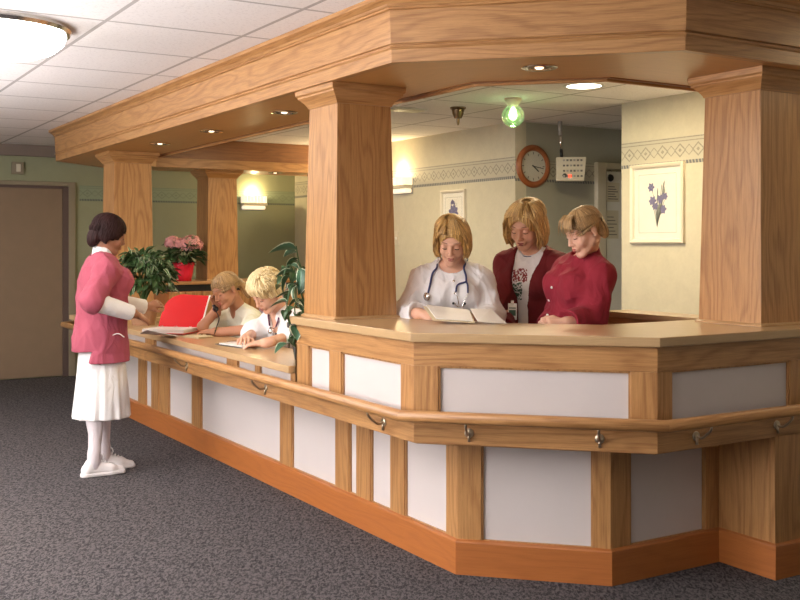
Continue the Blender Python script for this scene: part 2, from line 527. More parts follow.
# wallpaper borders
def border(name, p0, p1, z0, z1, mat, n):
    L = math.hypot(p1[0] - p0[0], p1[1] - p0[1])
    d = .0015
    q = [(p0[0] + n[0] * d, p0[1] + n[1] * d), (p1[0] + n[0] * d, p1[1] + n[1] * d)]
    vs, fs = merge(([(p0[0], p0[1], z0), (p1[0], p1[1], z0), (p1[0], p1[1], z1), (p0[0], p0[1], z1),
                     (q[0][0], q[0][1], z0), (q[1][0], q[1][1], z0), (q[1][0], q[1][1], z1), (q[0][0], q[0][1], z1)],
                    [(4, 5, 6, 7), (0, 4, 7, 3), (1, 2, 6, 5), (3, 7, 6, 2), (0, 1, 5, 4)]))
    uv = [(0, 0), (L, 0), (L, 1), (0, 1)] * 2
    struct(mesh(name, vs, fs, mat, uvs=uv))
border('trim_1', (XW, YC), (XW, 3.0), 2.02, 2.215, M['border_in'], (-1, 0))
border('trim_2', (XW, YF), (XW, YR), 2.02, 2.215, M['border_in'], (-1, 0))
border('trim_3', (2.93, YF), (XW, YF), 1.93, 2.10, M['border_far'], (0, -1))
border('trim_4', (XW, YR), (7.6, YR), 2.0, 2.19, M['border_in'], (0, -1))
struct(box('trim_5', (XL, YF - .06, 2.395), (2.9, YF, 2.52), M['brown_trim'], bevel=.01))
struct(box('baseboard_far', (2.92, YF - .015, 0), (XW, YF, .1), M['brown_trim']))
struct(box('baseboard_inner', (XW - .015, YR, 0), (XW, YF - .015, .1), M['brown_trim']))
struct(box('baseboard_right', (XW - .015, 3.6, 0), (XW, YC, .1), M['brown_trim']))
# door far left
d = struct(box('door_1', (.62, YF - .03, .01), (2.74, YF, 2.055), M['brown_door'], bevel=.002))
box('door_rebate', (2.74, YF - .045, 0), (2.80, YF, 2.08), M['door_dark'], d)
box('door_frame', (2.80, YF - .05, 0), (2.875, YF, 2.13), M['door_frame'], d, bevel=.006)
box('door_frame', (.40, YF - .05, 2.085), (2.80, YF, 2.13), M['door_frame'], d, bevel=.006)
box('door_frame', (.50, YF - .07, 0), (.60, YF, 2.085), M['door_frame'], d, bevel=.006)
box('door_rebate', (.60, YF - .045, 2.055), (2.74, YF, 2.085), M['door_dark'], d)
# recess door
d2 = struct(box('door_2', (6.60, YR - .03, .01), (7.45, YR, 2.12), M['white_paint'], bevel=.003))
box('door_frame', (6.47, YR - .05, 0), (6.58, YR, 2.20), M['ivory'], d2, bevel=.008)
box('door_frame', (6.58, YR - .05, 2.14), (7.5, YR, 2.20), M['ivory'], d2, bevel=.008)
# unseen window added in the left wall, its pane glows as side fill
wn = struct(box('added_window_1', (XL, 2.6, .9), (XL + .02, 6.6, 2.1), M['window_fill']))
for (a, b, c, e) in ((2.5, 6.7, .84, .9), (2.5, 6.7, 2.1, 2.16), (2.5, 2.6, .9, 2.1), (6.6, 6.7, .9, 2.1), (4.57, 4.63, .9, 2.1)):
    box('added_window_frame', (XL, a, c), (XL + .05, b, e), M['white_paint'], wn, bevel=.004)

# ------------------------------------------------------------------ canopy over the counter
ZS = 2.23
out_path = [(5.55, 10.7), (3.0, 10.7), (2.3, 10.0), (2.3, 3.843), (3.17, 2.973), (5.55, 2.973)]
in_path = [(5.55, 10.05), (3.27, 10.05), (2.95, 9.73), (2.95, 4.13), (3.40, 3.68), (5.55, 3.68)]
cn = thing('canopy', 'oak canopy ring with crown moulding hung from the ceiling over the reception counter', 'canopy', (2.3, 6, ZS))
sweep('fascia', [(0, ZS), (0, ZS + .058), (.007, ZS + .062), (.009, ZS + .067), (.006, ZS + .072), (-.006, ZS + .074), (-.006, ZS + .080), (.004, ZS + .082), (.010, ZS + .226), (-.04, ZS + .226), (-.04, ZS)], out_path, M['oak'], cn, bevel=.002)
sweep('crown_moulding', [(.010, ZS + .226), (.018, ZS + .230), (.018, ZS + .237), (.024, ZS + .240), (.030, ZS + .250), (.044, ZS + .258), (.050, ZS + .264), (.060, ZS + .268), (.060, ZS + .288), (-.03, ZS + .288), (-.03, ZS + .226)], out_path, M['oak'], cn, smooth=True, auto=25)
sweep('inner_fascia', [(.0, ZS), (.0, ZS + .289), (.03, ZS + .289), (.03, ZS)], in_path, M['oak_dimmed'], cn)
sweep('inner_trim', [(-.018, ZS - .012), (-.018, ZS + .085), (-.0005, ZS + .085), (-.0005, ZS - .012)], in_path, M['oak'], cn, bevel=.003)
op, ip = offset_path(out_path, -.035), offset_path(in_path, .025)
vs = [(x, y, ZS + .004) for x, y in op] + [(x, y, ZS + .004) for x, y in ip] + [(x, y, ZS + .02) for x, y in op] + [(x, y, ZS + .02) for x, y in ip]
fs = []
gr = []
for i in range(5):
    g = (op[i + 1][0] - op[i][0], op[i + 1][1] - op[i][1], 0)
    fs += [(i, i + 6, i + 7, i + 1), (12 + i, 13 + i, 19 + i, 18 + i)]
    gr += [g, g]
so = mesh('soffit', vs, fs, M['oak_soffit'], cn, grains=gr)

# columns ----------------------------------------------------------------
def column(cx, cy, hb, ht, zb, label, capital=True, group=None):
    c = thing('column', label, 'column', (cx, cy, zb))
    def ring(h, z): return [(cx - h, cy - h, z), (cx + h, cy - h, z), (cx + h, cy + h, z), (cx - h, cy + h, z)]
    z1 = ZS + .004
    vs = ring(hb, zb) + ring(ht, z1)
    fs = [(3, 2, 1, 0), (4, 5, 6, 7)] + [(i, (i + 1) % 4, 4 + (i + 1) % 4, 4 + i) for i in range(4)]
    mesh('shaft', vs, fs, M['oak'], c, grain=(0, 0, 1), bevel=.003)
    sq = [(cx - ht, cy - ht), (cx - ht, cy + ht), (cx + ht, cy + ht), (cx + ht, cy - ht)][::-1]
    pr = [(0, z1 - .098), (.006, z1 - .096), (.010, z1 - .085), (.022, z1 - .068), (.040, z1 - .050), (.047, z1 - .044), (.047, z1 - .036), (.056, z1 - .028), (.058, z1 - .012), (.058, z1 - .001), (-.01, z1 - .001), (-.01, z1 - .098)]
    sweep('capital', pr, sq, M['oak'], c, closed=True, smooth=True, auto=30)
    sb = [(cx - hb, cy - hb), (cx - hb, cy + hb), (cx + hb, cy + hb), (cx + hb, cy - hb)][::-1]
    sweep('base_moulding', [(0, zb), (.012, zb), (.012, zb + .006), (0, zb + .014), (-.01, zb + .014), (-.01, zb)], sb, M['oak_pale'], c, closed=True)
    return c
column(2.528, 4.636, .175, .151, 1.075, 'tapered oak column at the end of the raised counter, second from the right')
column(3.955, 3.275, .182, .160, 1.075, 'tapered oak column cut off by the right edge of the photo')
column(2.645, 8.87, .178, .160, .82, 'oak column on the low counter just behind the nurse in the pink jacket')
column(4.055, 10.38, .172, .158, 1.07, 'rear oak column on the back counter beside the pink hydrangea')

# ------------------------------------------------------------------ reception counter
A_, B_ = (2.575, 3.735), (3.04, 3.27)
r2 = 1 / math.sqrt(2)
base_path = [(3.49, 10.115), (2.575, 9.2), A_, B_, (3.70, 3.27), (3.70, 2.96), (5.54, 2.96)]
U1, U2 = (2.3, 3.66), (3.0, 2.96)
up_path = [(3.30, 10.31), (2.3, 9.31), U1, U2, (5.54, 2.96)]
YH = 4.80      # raised part ends here
ct = thing('reception_counter', 'oak and white panelled reception counter with angled corner', 'counter', (2.6, 6, 0))
fL = ((2.575, 0), (0, 1), (-1, 0))
lenC = math.hypot(B_[0] - A_[0], B_[1] - A_[1])
fC = (A_, (r2, -r2), (-r2, -r2))
fB = (B_, (1, 0), (0, -1))
fD = ((3.70, 3.27), (0, -1), (-1, 0))
fE = ((3.70, 2.96), (1, 0), (0, -1))
fF = ((2.575, 9.2), (r2, r2), (-r2, r2))
OAK, PAN = M['oak'], M['panel']
# carcass
sweep('carcass', [(-.07, .0), (-.07, .78), (-.026, .78), (-.026, 0)], base_path, M['oak_base'], ct)
sweep('baseboard', [(-.02, 0), (-.02, .146), (.0, .152), (.014, .146), (.016, .14), (.016, 0)], base_path, M['oak_base'], ct)
def Ls(px, X=2.575): return onX(px, X)
def posts_panels(face, spans, z0, z1, smin, smax, trim=True):
    """spans: sorted (s0, s1) of the posts; white panels fill what is between"""
    spans = sorted(spans)
    for a, b in spans:
        fbox('post', face, a, b, -.026, 0, z0, z1, OAK, ct, vertical=True)
    edge = smin
    gaps = []
    for a, b in spans:
        if a - edge > .012: gaps.append((edge, a))
        edge = b
    if smax - edge > .012: gaps.append((edge, smax))
    for a, b in gaps:
        fbox('panel', face, a, b, -.0255, -.016, z0, z1, PAN, ct, vertical=True, bevel=0)
        if trim:
            o, t, n = face
            g = merge(fbox_geo(o, t, n, a, a + .008, -.016, -.006, z0, z1), fbox_geo(o, t, n, b - .008, b, -.016, -.006, z0, z1),
                      fbox_geo(o, t, n, a, b, -.016, -.006, z1 - .008, z1), fbox_geo(o, t, n, a, b, -.016, -.006, z0, z0 + .008))
            mesh('panel_beading', g[0], g[1], OAK, ct, grain=(0, 0, 1))
pL = [(446, 462), (390, 404), (356, 370), (335, 348.5), (279.6, 291), (191.5, 200), (159.4, 168), (151, 158), (138, 145)]
sp = []
for a, b in pL:
    s1 = Ls(a); s0 = max(Ls(b), A_[1]) if b < 460 else A_[1]
    sp.append((s0, s1))
sp.append((9.12, 9.2))
posts_panels(fL, sp, .146, .62, A_[1], 9.2)
posts_panels(fC, [(0, .105), (lenC - .075, lenC)], .146, .62, 0, lenC)
posts_panels(fB, [(0, .115), (.575, .66)], .146, .62, 0, .66)
fbox('side_panel', fD, 0, .283, -.026, 0, .146, .62, OAK, ct, vertical=True)
posts_panels(fE, [(0, 1.84)], .146, .62, 0, 1.84)
posts_panels(fF, [(0, .09), (.6, .7)], .146, .62, 0, 1.29)
# upper body
gL = ((2.3, 0), (0, 1), (-1, 0))
gC = (U1, (r2, -r2), (-r2, -r2))
gB = (U2, (1, 0), (0, -1))
gF = ((2.3, 9.31), (r2, r2), (-r2, r2))
lenG = math.hypot(U2[0] - U1[0], U2[1] - U1[1])
sweep('underside', [(-.36, .606), (-.36, .622), (-.02, .622), (-.02, .606)], up_path[:4] + [(3.69, 2.96)], M['oak'], ct)
sweep('apron_board', [(-.026, .612), (-.026, .70), (0, .70), (0, .612)], up_path, OAK, ct, bevel=.002)
hp = [(2.3, YH), U1, U2, (5.54, 2.96)]
lp = [(3.30, 10.31), (2.3, 9.31), (2.3, YH)]
sweep('upper_carcass', [(-.05, .70), (-.05, 1.036), (-.0262, 1.036), (-.0262, .70)], hp, M['oak'], ct)
sweep('upper_carcass', [(-.05, .70), (-.05, .782), (-.0262, .782), (-.0262, .70)], lp, M['oak'], ct)
sweep('top_rail', [(-.026, .936), (-.026, 1.036), (0, 1.036), (0, .936)], hp, OAK, ct, bevel=.002)
def hs(px): return onX(px, 2.3)
posts_panels(gL, [(U1[1], hs(400.5)), (hs(341), hs(329)), (hs(308.5), YH)], .70, .936, U1[1], YH)
posts_panels(gC, [(0, .105), (lenG - .105, lenG)], .70, .936, 0, lenG)
posts_panels(gB, [(0, .08), (.80, .97), (1.75, 1.85)], .70, .936, 0, 2.54)
posts_panels(gL, [(YH, YH + .06), (onX(237, 2.3), onX(226.5, 2.3)), (onX(154.5, 2.3), onX(145, 2.3)), (9.2, 9.31)] + [(5.26, 5.32)], .70, .783, YH, 9.31, trim=False)
posts_panels(gF, [(0, .1), (.7, .8)], .70, .783, 0, 1.41, trim=False)
box('end_panel', (2.3, YH - .02, .70), (2.86, YH, 1.036), OAK, ct, grain=(1, 0, 0), bevel=.002)
# back (staff side) lining
sweep('lining', [(-.40, 0), (-.40, .70), (-.38, .70), (-.38, 0)], [(2.575 - .28, 4.7), (2.295, 3.64), (2.98, 2.955), (3.66, 2.955)], OAK, ct)

# worktops
top_hi = [(2.278, YH + .03), (2.278, 3.651), (2.991, 2.938), (5.55, 2.938), (5.55, 3.56), (3.25, 3.56), (2.90, 3.91), (2.90, YH + .03)]
w1 = prism('worktop', top_hi, 1.036, 1.075, M['oak_top'], None, grain=(r2, -r2, 0), bevel=.004)
tag(w1, 'long angled oak worktop on the raised part of the counter in the foreground', 'worktop')
top_lo = [(2.262, YH + .0), (2.262, 9.33), (3.27, 10.34), (3.55, 10.0), (3.45, 9.2), (2.86, 8.65), (2.66, 8.45), (2.66, YH + .0)]
w2 = prism('worktop', top_lo, .783, .822, M['oak_top'], None, grain=(0, 1, 0), bevel=.004)
tag(w2, 'low oak worktop where the two seated nurses rest their arms', 'worktop')

# handrail
hr = thing('handrail', 'rounded oak handrail on metal brackets running along the counter front', 'handrail', (2.2, 6, .74))
pts = []
for i in range(14):
    a = 2 * PI * i / 14
    pts.append((.083 + .024 * math.copysign(abs(math.cos(a)) ** .8, math.cos(a)), .737 + .024 * math.copysign(abs(math.sin(a)) ** .8, math.sin(a))))
sweep('rail', pts, [(2.75, 9.76), (2.3, 9.31), U1, U2, (5.5, 2.96)], OAK, hr, smooth=True, auto=50)
def bracket_geo():
    g1 = lathe_geo([(0, .006), (.017, .006), (.020, .003), (.020, 0), (0, 0)], 16)
    g1 = xf(g1, Matrix.Rotation(PI / 2, 4, 'Y'))      # disc normal = +X (outward)
    arm = tube_geo(smooth_pts([(.004, 0, 0), (.03, 0, -.004), (.055, 0, .012), (.078, 0, .034), (.083, 0, .05)], 4), .0055, 8)
    pad = box_geo(.070, -.018, .052, .096, .018, .058)
    drop = tube_geo([(.004, 0, .0), (.006, 0, -.035)], .006, 8)
    return merge(g1, arm, pad, drop)
bg = bracket_geo()
first = None
for face, s in [(gL, onX(376, 2.26)), (gL, onX(259, 2.26)), (gL, onX(181, 2.26)), (gC, .235), (gC, .765), (gB, .215), (gB, .71), (gB, 1.4), (gL, 8.9)]:
    o, t, n = face
    if first is None:
        b = mesh('bracket', bg[0], bg[1], M['satin_brass'], hr, smooth=True, local=True); first = b
    else:
        b = first.copy(); COL.objects.link(b); b.parent = hr
    b.matrix_parent_inverse = world_of(hr).inverted()
    b.location = (o[0] + t[0] * s, o[1] + t[1] * s, .663)
    b.rotation_euler = (0, 0, math.atan2(n[1], n[0]))
first['label'] = 'dull metal bracket'

# pony wall behind the raised counter
pw = thing('half_wall', 'low oak clad half wall under the iris picture, behind the raised counter', 'half wall', (4.05, 4.2, 0))
box('wall_body', (3.97, 3.60, 0), (4.13, 4.30, 1.045), OAK, pw, grain=(0, 1, 0))
box('cap', (3.95, 3.58, 1.045), (4.15, 4.32, 1.075), M['oak_top'], pw, grain=(0, 1, 0), bevel=.003)

# back counter at the far end
bc = thing('back_counter', 'tall oak back counter with cubby panels that carries the hydrangea', 'counter', (4.3, 10.4, 0))
box('counter_top', (3.36, 10.0, 1.04), (5.54, 10.66, 1.07), M['oak'], bc, grain=(1, 0, 0), bevel=.003)
box('recess', (3.42, 10.06, .97), (5.5, 10.6, 1.04), M['black'], bc)  # solid black block, shade of the gap put into its colour
box('cabinet_body', (3.40, 10.04, 0), (5.52, 10.62, .97), M['oak_base'], bc, grain=(0, 0, 1))
for i in range(12):
    box('slat_panel', (3.41 + i * .175, 10.02, .30), (3.41 + i * .175 + .165, 10.04, .965), M['oak'], bc, grain=(0, 0, 1), bevel=.003)

# ------------------------------------------------------------------ downlights, lamps
def downlight(label, x, y, z, group=None, r=.062):
    t = thing('downlight', label, 'ceiling light', (x, y, z))
    lathe('trim_ring', [(r, .004), (r + .018, .002), (r + .02, -.003), (r + .012, -.007), (r - .004, -.006), (r - .01, .0)], M['chrome'], t, 28)
    lathe('reflector', [(r - .006, .001), (r - .01, -.002), (.03, -.003)], M['bronze'], t, 24)
    lathe('lamp', [(.0, -.010), (.012, -.009), (.019, -.005), (.02, -.002)], M['bulb'], t, 20)
    return t
dl = [((2.62, 5.62), 'recessed soffit downlight, nearest one left of the big middle column'),
      ((2.62, 6.81), 'recessed soffit downlight, second one left of the big middle column'),
      ((2.60, 7.86), 'recessed soffit downlight beside the capital of the far left column'),
      ((2.93, 3.61), 'recessed soffit downlight over the angled corner near the top of the photo'),
      ((4.72, 10.36), 'recessed downlight under the far canopy beam above the wall lamp')]
d0 = None
for (x, y), lab in dl:
    if d0 is None: d0 = downlight(lab, x, y, ZS + .003); o = d0
    else:
        o = copy_tree(d0); o.location = (x, y, ZS + .003)
    tag(o, lab, 'ceiling light', 'downlights in the canopy soffit')
def spot(x, y, z, e, col=(1, .78, .48), size=1.9, r=.03):
    l = bpy.data.lights.new('spot', 'SPOT'); l.energy = e; l.color = col; l.spot_size = size; l.spot_blend = .9; l.shadow_soft_size = .008
    o = bpy.data.objects.new('downlight_beam', l); COL.objects.link(o); o.location = (x, y, z); return o
for (x, y), lab in dl: spot(x, y, ZS - .012, 9 if y > 4 else 7)

# recessed ceiling light with a lit lens, inside
p = at(584, 86.5, 7.02)
t = thing('recessed_light', 'round lit recessed ceiling light in the inner ceiling', 'ceiling light', (p[0], p[1], ZC))
lathe('trim_ring', [(.118, -.002), (.142, -.003), (.145, -.0), (.118, 0)], M['white_paint'], t, 36)
lathe('lens', [(0, -.010), (.08, -.008), (.118, -.001)], M['lamp_warm'], t, 36)
def area(name, loc, rot, sx, sy, e, col, shape='RECTANGLE'):
    l = bpy.data.lights.new(name, 'AREA'); l.energy = e; l.color = col; l.shape = shape; l.size = sx; l.size_y = sy
    o = bpy.data.objects.new(name, l); COL.objects.link(o); o.location = loc; o.rotation_euler = rot; return o
area('recessed_beam', (p[0], p[1], ZC - .02), (0, 0, 0), .22, .22, 9, (1, .80, .48), 'DISK')

# big round acrylic lights on the outer ceiling
def drum(label, x, y, group):
    t = thing('round_ceiling_light', label, 'ceiling light', (x, y, ZC), group)
    lathe('metal_rim', [(.32, -.001), (.355, -.002), (.365, -.02), (.355, -.038), (.338, -.04)], M['chrome'], t, 48)
    lathe('diffuser', [(0, -.165), (.1, -.162), (.2, -.150), (.28, -.120), (.322, -.085), (.338, -.05), (.338, -.02)], M['lamp_white'], t, 48)
    return t
drum_proto = drum('big round frosted ceiling light cut off by the upper left corner', .94, 5.36, None)
# ------------------------------------------------------------------ wall and ceiling things
# sconces
def sconce(label, x, y, z, nx, ny, w, e=20):
    rz = math.atan2(ny, nx)      # local +X points off the wall
    t = thing('wall_lamp', label, 'wall lamp', (x, y, z), 'wall lamps', rz)
    box('back_plate', (0, -w / 2, -.11), (.012, w / 2, .05), M['grey_plastic'], t, local=True, bevel=.003)
    g = []
    for i in range(7):
        a = -w / 2 + w * i / 7
        g.append(box_geo(.10, a + .003, -.02, .112, a + w / 7 - .003, .06))
    g.append(box_geo(.012, -w / 2, -.02, .10, -w / 2 + .006, .06)); g.append(box_geo(.012, w / 2 - .006, -.02, .10, w / 2, .06))
    g = merge(*g); mesh('ribbed_glass', g[0], g[1], M['sconce_glow'], t, local=True)
    box('band', (.012, -w / 2 - .004, -.055), (.118, w / 2 + .004, -.022), M['ivory'], t, local=True, bevel=.004)
    box('lower_glass', (.012, -w / 2 + .01, -.10), (.09, w / 2 - .01, -.057), M['sconce_glow'], t, local=True, bevel=.01)
    bz = lathe('bulb', [(0, .03), (.018, .02), (.02, 0), (.008, -.02)], M['bulb'], t, 12, loc=(.055, 0, .02))
    l = bpy.data.lights.new('wall_lamp_light', 'POINT'); l.energy = e; l.color = (1, .76, .40); l.shadow_soft_size = .012
    o = bpy.data.objects.new('wall_lamp_light', l); COL.objects.link(o); o.location = (x + nx * .07, y + ny * .07, z + .10)
    return t
sconce('lit ribbed wall lamp left of the small framed print', XW, onX(403, XW) - .0, 2.07, -1, 0, .40, 8)
sconce('added ribbed wall lamp hidden by the big middle column, warms the inner ceiling', XW, 9.95, 2.07, -1, 0, .30, 34)  # unseen lamp added to warm the inner wall and ceiling
sconce('lit ribbed wall lamp on the far green wall right of the rear column', onY(252, YF), YF, 1.97, 0, -1, .30, 9)
sconce('added ribbed wall lamp hidden by the right column, brightens the right wall', XW, 4.35, 2.07, -1, 0, .30, 17)  # unseen lamp added to light the right wall and its picture

# clock
cx = onY(532.5, YR)
cz = 2.135
t = thing('wall_clock', 'round wall clock with a reddish wooden rim above the nurses', 'clock', (cx, YR, cz))
rotc = Matrix.Rotation(PI / 2, 4, 'X')
lathe('rim', [(.135, 0), (.185, 0), (.19, .012), (.18, .028), (.16, .036), (.14, .028), (.135, .014)], M['clock_rim'], t, 48, rot=rotc)
lathe('dial', [(0, .012), (.137, .012)], M['dial'], t, 48, rot=rotc)
g = []
for i in range(12):
    a = 2 * PI * i / 12
    b = box_geo(-.004, -.0135, .104, .004, -.0125, .126)
    g.append(xf(b, Matrix.Rotation(a, 4, 'Y')))
g = merge(*g); mesh('hour_marks', g[0], g[1], M['screen_lines'], t, local=True)
def hand(ang, L, w):
    b = box_geo(-w, -.016, -.015, w, -.0145, L)
    b = xf(b, Matrix.Rotation(math.radians(ang), 4, 'Y')); mesh('clock_hand', b[0], b[1], M['black'], t, local=True)
hand(99, .115, .0035); hand(128, .075, .005)
lathe('glass_cover', [(0, .024), (.08, .023), (.137, .018)], M['pic_glass'], t, 32, rot=rotc)

# call panel hanging from the ceiling on a bracket
pc = at(571, 170, 9.0)
t = thing('call_panel', 'ivory call light panel with red indicator hung beside the clock', 'call panel', tuple(pc), None, math.radians(-38))
vs = [(-.13, -.05, .11), (.13, -.05, .11), (.11, -.09, -.10), (-.13, -.09, -.10), (-.13, .05, .11), (.13, .05, .11), (.11, .05, -.10), (-.13, .05, -.10)]
mesh('housing', vs, [(0, 3, 2, 1), (4, 5, 6, 7), (0, 1, 5, 4), (1, 2, 6, 5), (2, 3, 7, 6), (3, 0, 4, 7)], M['ivory'], t, local=True, bevel=.006)
def pan_pt(u, v, d=.0):   # u -1..1, v 0..1 up, on the sloping front
    x = u * .115; z = -.10 + .21 * v; y = -.09 + .04 * v - d
    return x, y, z
for r in range(4):
    for c in range(6):
        x, y, z = pan_pt(-.55 + c * .26, .86 - r * .22)
        box('button', (x - .009, y - .006, z - .008), (x + .009, y + .004, z + .008), M['screen_lines'] if (r + c) % 3 else M['grey_plastic'], t, local=True)
x, y, z = pan_pt(-.12, .2); box('indicator_light', (x - .012, y - .008, z - .012), (x + .012, y, z + .012), M['led'], t, local=True)
lathe('speaker_grille', [(0, .004), (.018, .003), (.02, 0)], M['black'], t, 16, loc=pan_pt(-.5, .22, .0), rot=rotc)
tube('bracket_arm', [(-.08, 0, .10), (-.085, .0, .18)], .014, M['black'], t, 10, local=True)
tube('pole', [(-.085, 0, .17), (-.09, 0, ZC - pc[2] - .1)], .011, M['chrome'], t, 10, local=True)
tube('ceiling_mount', [(-.09, 0, ZC - pc[2] - .12), (-.095, 0, ZC - pc[2] - .001)], .02, M['grey_plastic'], t, 12, local=True)
# ceiling globe with green glow
pg = at(513, 115, 7.6)
t = thing('green_globe_light', 'clear green glass globe lamp on the inner ceiling', 'ceiling light', (pg[0], pg[1], ZC))
lathe('mount', [(0, 0), (.06, 0), (.065, -.012), (.05, -.04), (.03, -.06), (0, -.06)], M['ivory'], t, 24)
R0 = .085
prof = [(.03, -.055)] + [(R0 * math.sin(a), -.055 - R0 + .01 + R0 * math.cos(a)) for a in [.4 + (PI - .4) * i / 14 for i in range(15)]]
prof2 = [(max(0, r - .004), z + (.004 if i > 7 else -.002)) for i, (r, z) in enumerate(prof)][::-1]
lathe('globe', prof + prof2, M['green_glass'], t, 32)
lathe('bulb', [(0, -.155), (.018, -.145), (.024, -.125), (.016, -.10), (.010, -.085), (0, -.08)], emis('green_lit_bulb', (.75, 1, .6), 12), t, 16)
l = bpy.data.lights.new('globe_light', 'POINT'); l.energy = .7; l.color = (.45, 1, .3); l.shadow_soft_size = .03
o = bpy.data.objects.new('globe_light', l); COL.objects.link(o); o.location = (pg[0], pg[1], ZC - .03 - .005)
o.location.z = ZC - .17 - .08
# bronze pendant fitting
pp = at(458, 113, 8.1)
t = thing('ceiling_bell', 'small bronze bell shaped fitting on the inner ceiling above the nurse in white', 'ceiling fitting', (pp[0], pp[1], ZC))
lathe('cup', [(0, 0), (.062, 0), (.062, -.012), (.05, -.02), (.045, -.05), (.03, -.085), (0, -.09)], M['bronze'], t, 28)
lathe('tip', [(0, -.085), (.014, -.088), (.012, -.12), (.006, -.14), (0, -.142)], M['bronze'], t, 14)
# ceiling vent strips
for px_, y_, lab in ((405, 109.5, 'white slatted vent in the inner ceiling beside the middle column'),):
    pv = at(px_, y_, 8.2)
    t = thing('ceiling_vent', lab, 'vent', (pv[0], pv[1], ZC))
    box('vent_frame', (-.16, -.09, -.012), (.16, .09, -.001), M['white_paint'], t, local=True, bevel=.003)
    for i in range(5): box('slat', (-.14, -.07 + i * .03, -.018), (.14, -.06 + i * .03, -.011), M['cream_frame'], t, local=True)
# box above the door
t = thing('wall_chime', 'small square beige box on the far wall above the door', 'wall box', (onY(17, YF), YF, 2.265))
box('housing', (-.06, -.05, -.065), (.06, 0, .065), M['door_frame'], t, local=True, bevel=.006)
box('window', (-.018, -.056, -.04), (.028, -.049, .042), M['ivory'], t, local=True, bevel=.003)
# light switch
t = thing('light_switch', 'ivory light switch on the wall below the left wall lamp', 'light switch', (XW, onX(397, XW), 1.51))
box('plate', (-.008, -.045, -.07), (0, .045, .07), M['ivory'], t, local=True, bevel=.003)
box('toggle', (-.02, -.008, -.014), (-.007, .008, .014), M['white_paint'], t, local=True, bevel=.002)
# notices on the recess door
for (x0, x1, z0, z1, lab) in ((onY(604, YR), onY(617, YR), 1.84, 2.02, 'printed notice on the white door, the upper one'), (onY(603, YR), onY(616, YR), 1.5, 1.76, 'printed notice on the white door, the lower one')):
    t = thing('notice', lab, 'notice', ((x0 + x1) / 2, YR - .031, z0))
    box('sheet', (-(x1 - x0) / 2, -.002, 0), ((x1 - x0) / 2, 0, z1 - z0), M['ivory'], t, local=True)
    g = [box_geo(-(x1 - x0) / 2 + .02, -.003, (z1 - z0) * (k + 1) / 8, (x1 - x0) / 2 - .02 - .02 * (k % 3), -.002, (z1 - z0) * (k + 1) / 8 + .008) for k in range(6)]
    g = merge(*g); mesh('printed_lines', g[0], g[1], M['screen_lines'], t, local=True)
t = thing('door_hook', 'round black hook on the upper part of the white door', 'hook', (onY(607, YR), YR - .031, 2.06))
lathe('knob', [(0, .03), (.03, .028), (.035, .015), (.02, .0), (0, 0)], M['black'], t, 16, rot=rotc)
for z in (2.02, 1.9, 1.66, 1.3): pass

# pictures
def frame_geo(w, h, fw, d):
    prof = [(0, 0), (.002, d * .8), (fw * .3, d), (fw * .75, d * .8), (fw, d * .45), (fw, 0)]
    vs, fs = [], []
    m = len(prof)
    for (sx, sy) in ((-1, -1), (1, -1), (1, 1), (-1, 1)):
        for a, b in prof:
            vs.append((-b, sx * (w / 2 - a), sy * (h / 2 - a)))
    for i in range(4):
        for j in range(m):
            k = (j + 1) % m; i2 = (i + 1) % 4
            fs.append((i * m + j, i2 * m + j, i2 * m + k, i * m + k))
    return vs, [tuple(reversed(f)) for f in fs]
def poly_flat(pts, x):
    vs = [(x, a, b) for a, b in pts]
    return vs, [tuple(range(len(pts)))]
def petal(cx, cz, ang, L, W, x):
    pts = []
    for i in range(10):
        s = 2 * PI * i / 10
        a, b = math.cos(s) * L / 2 + L / 2, math.sin(s) * W / 2 * (1 - .3 * math.cos(s))
        pts.append((cx + a * math.cos(ang) - b * math.sin(ang), cz + a * math.sin(ang) + b * math.cos(ang)))
    return poly_flat(pts, x)
def stem(p0, p1, p2, w, x):
    L, Rr = [], []
    for i in range(9):
        s = i / 8
        y = (1 - s) ** 2 * p0[0] + 2 * s * (1 - s) * p1[0] + s * s * p2[0]
        z = (1 - s) ** 2 * p0[1] + 2 * s * (1 - s) * p1[1] + s * s * p2[1]
        L.append((y - w / 2, z)); Rr.append((y + w / 2, z))
    return poly_flat(L + Rr[::-1], x)
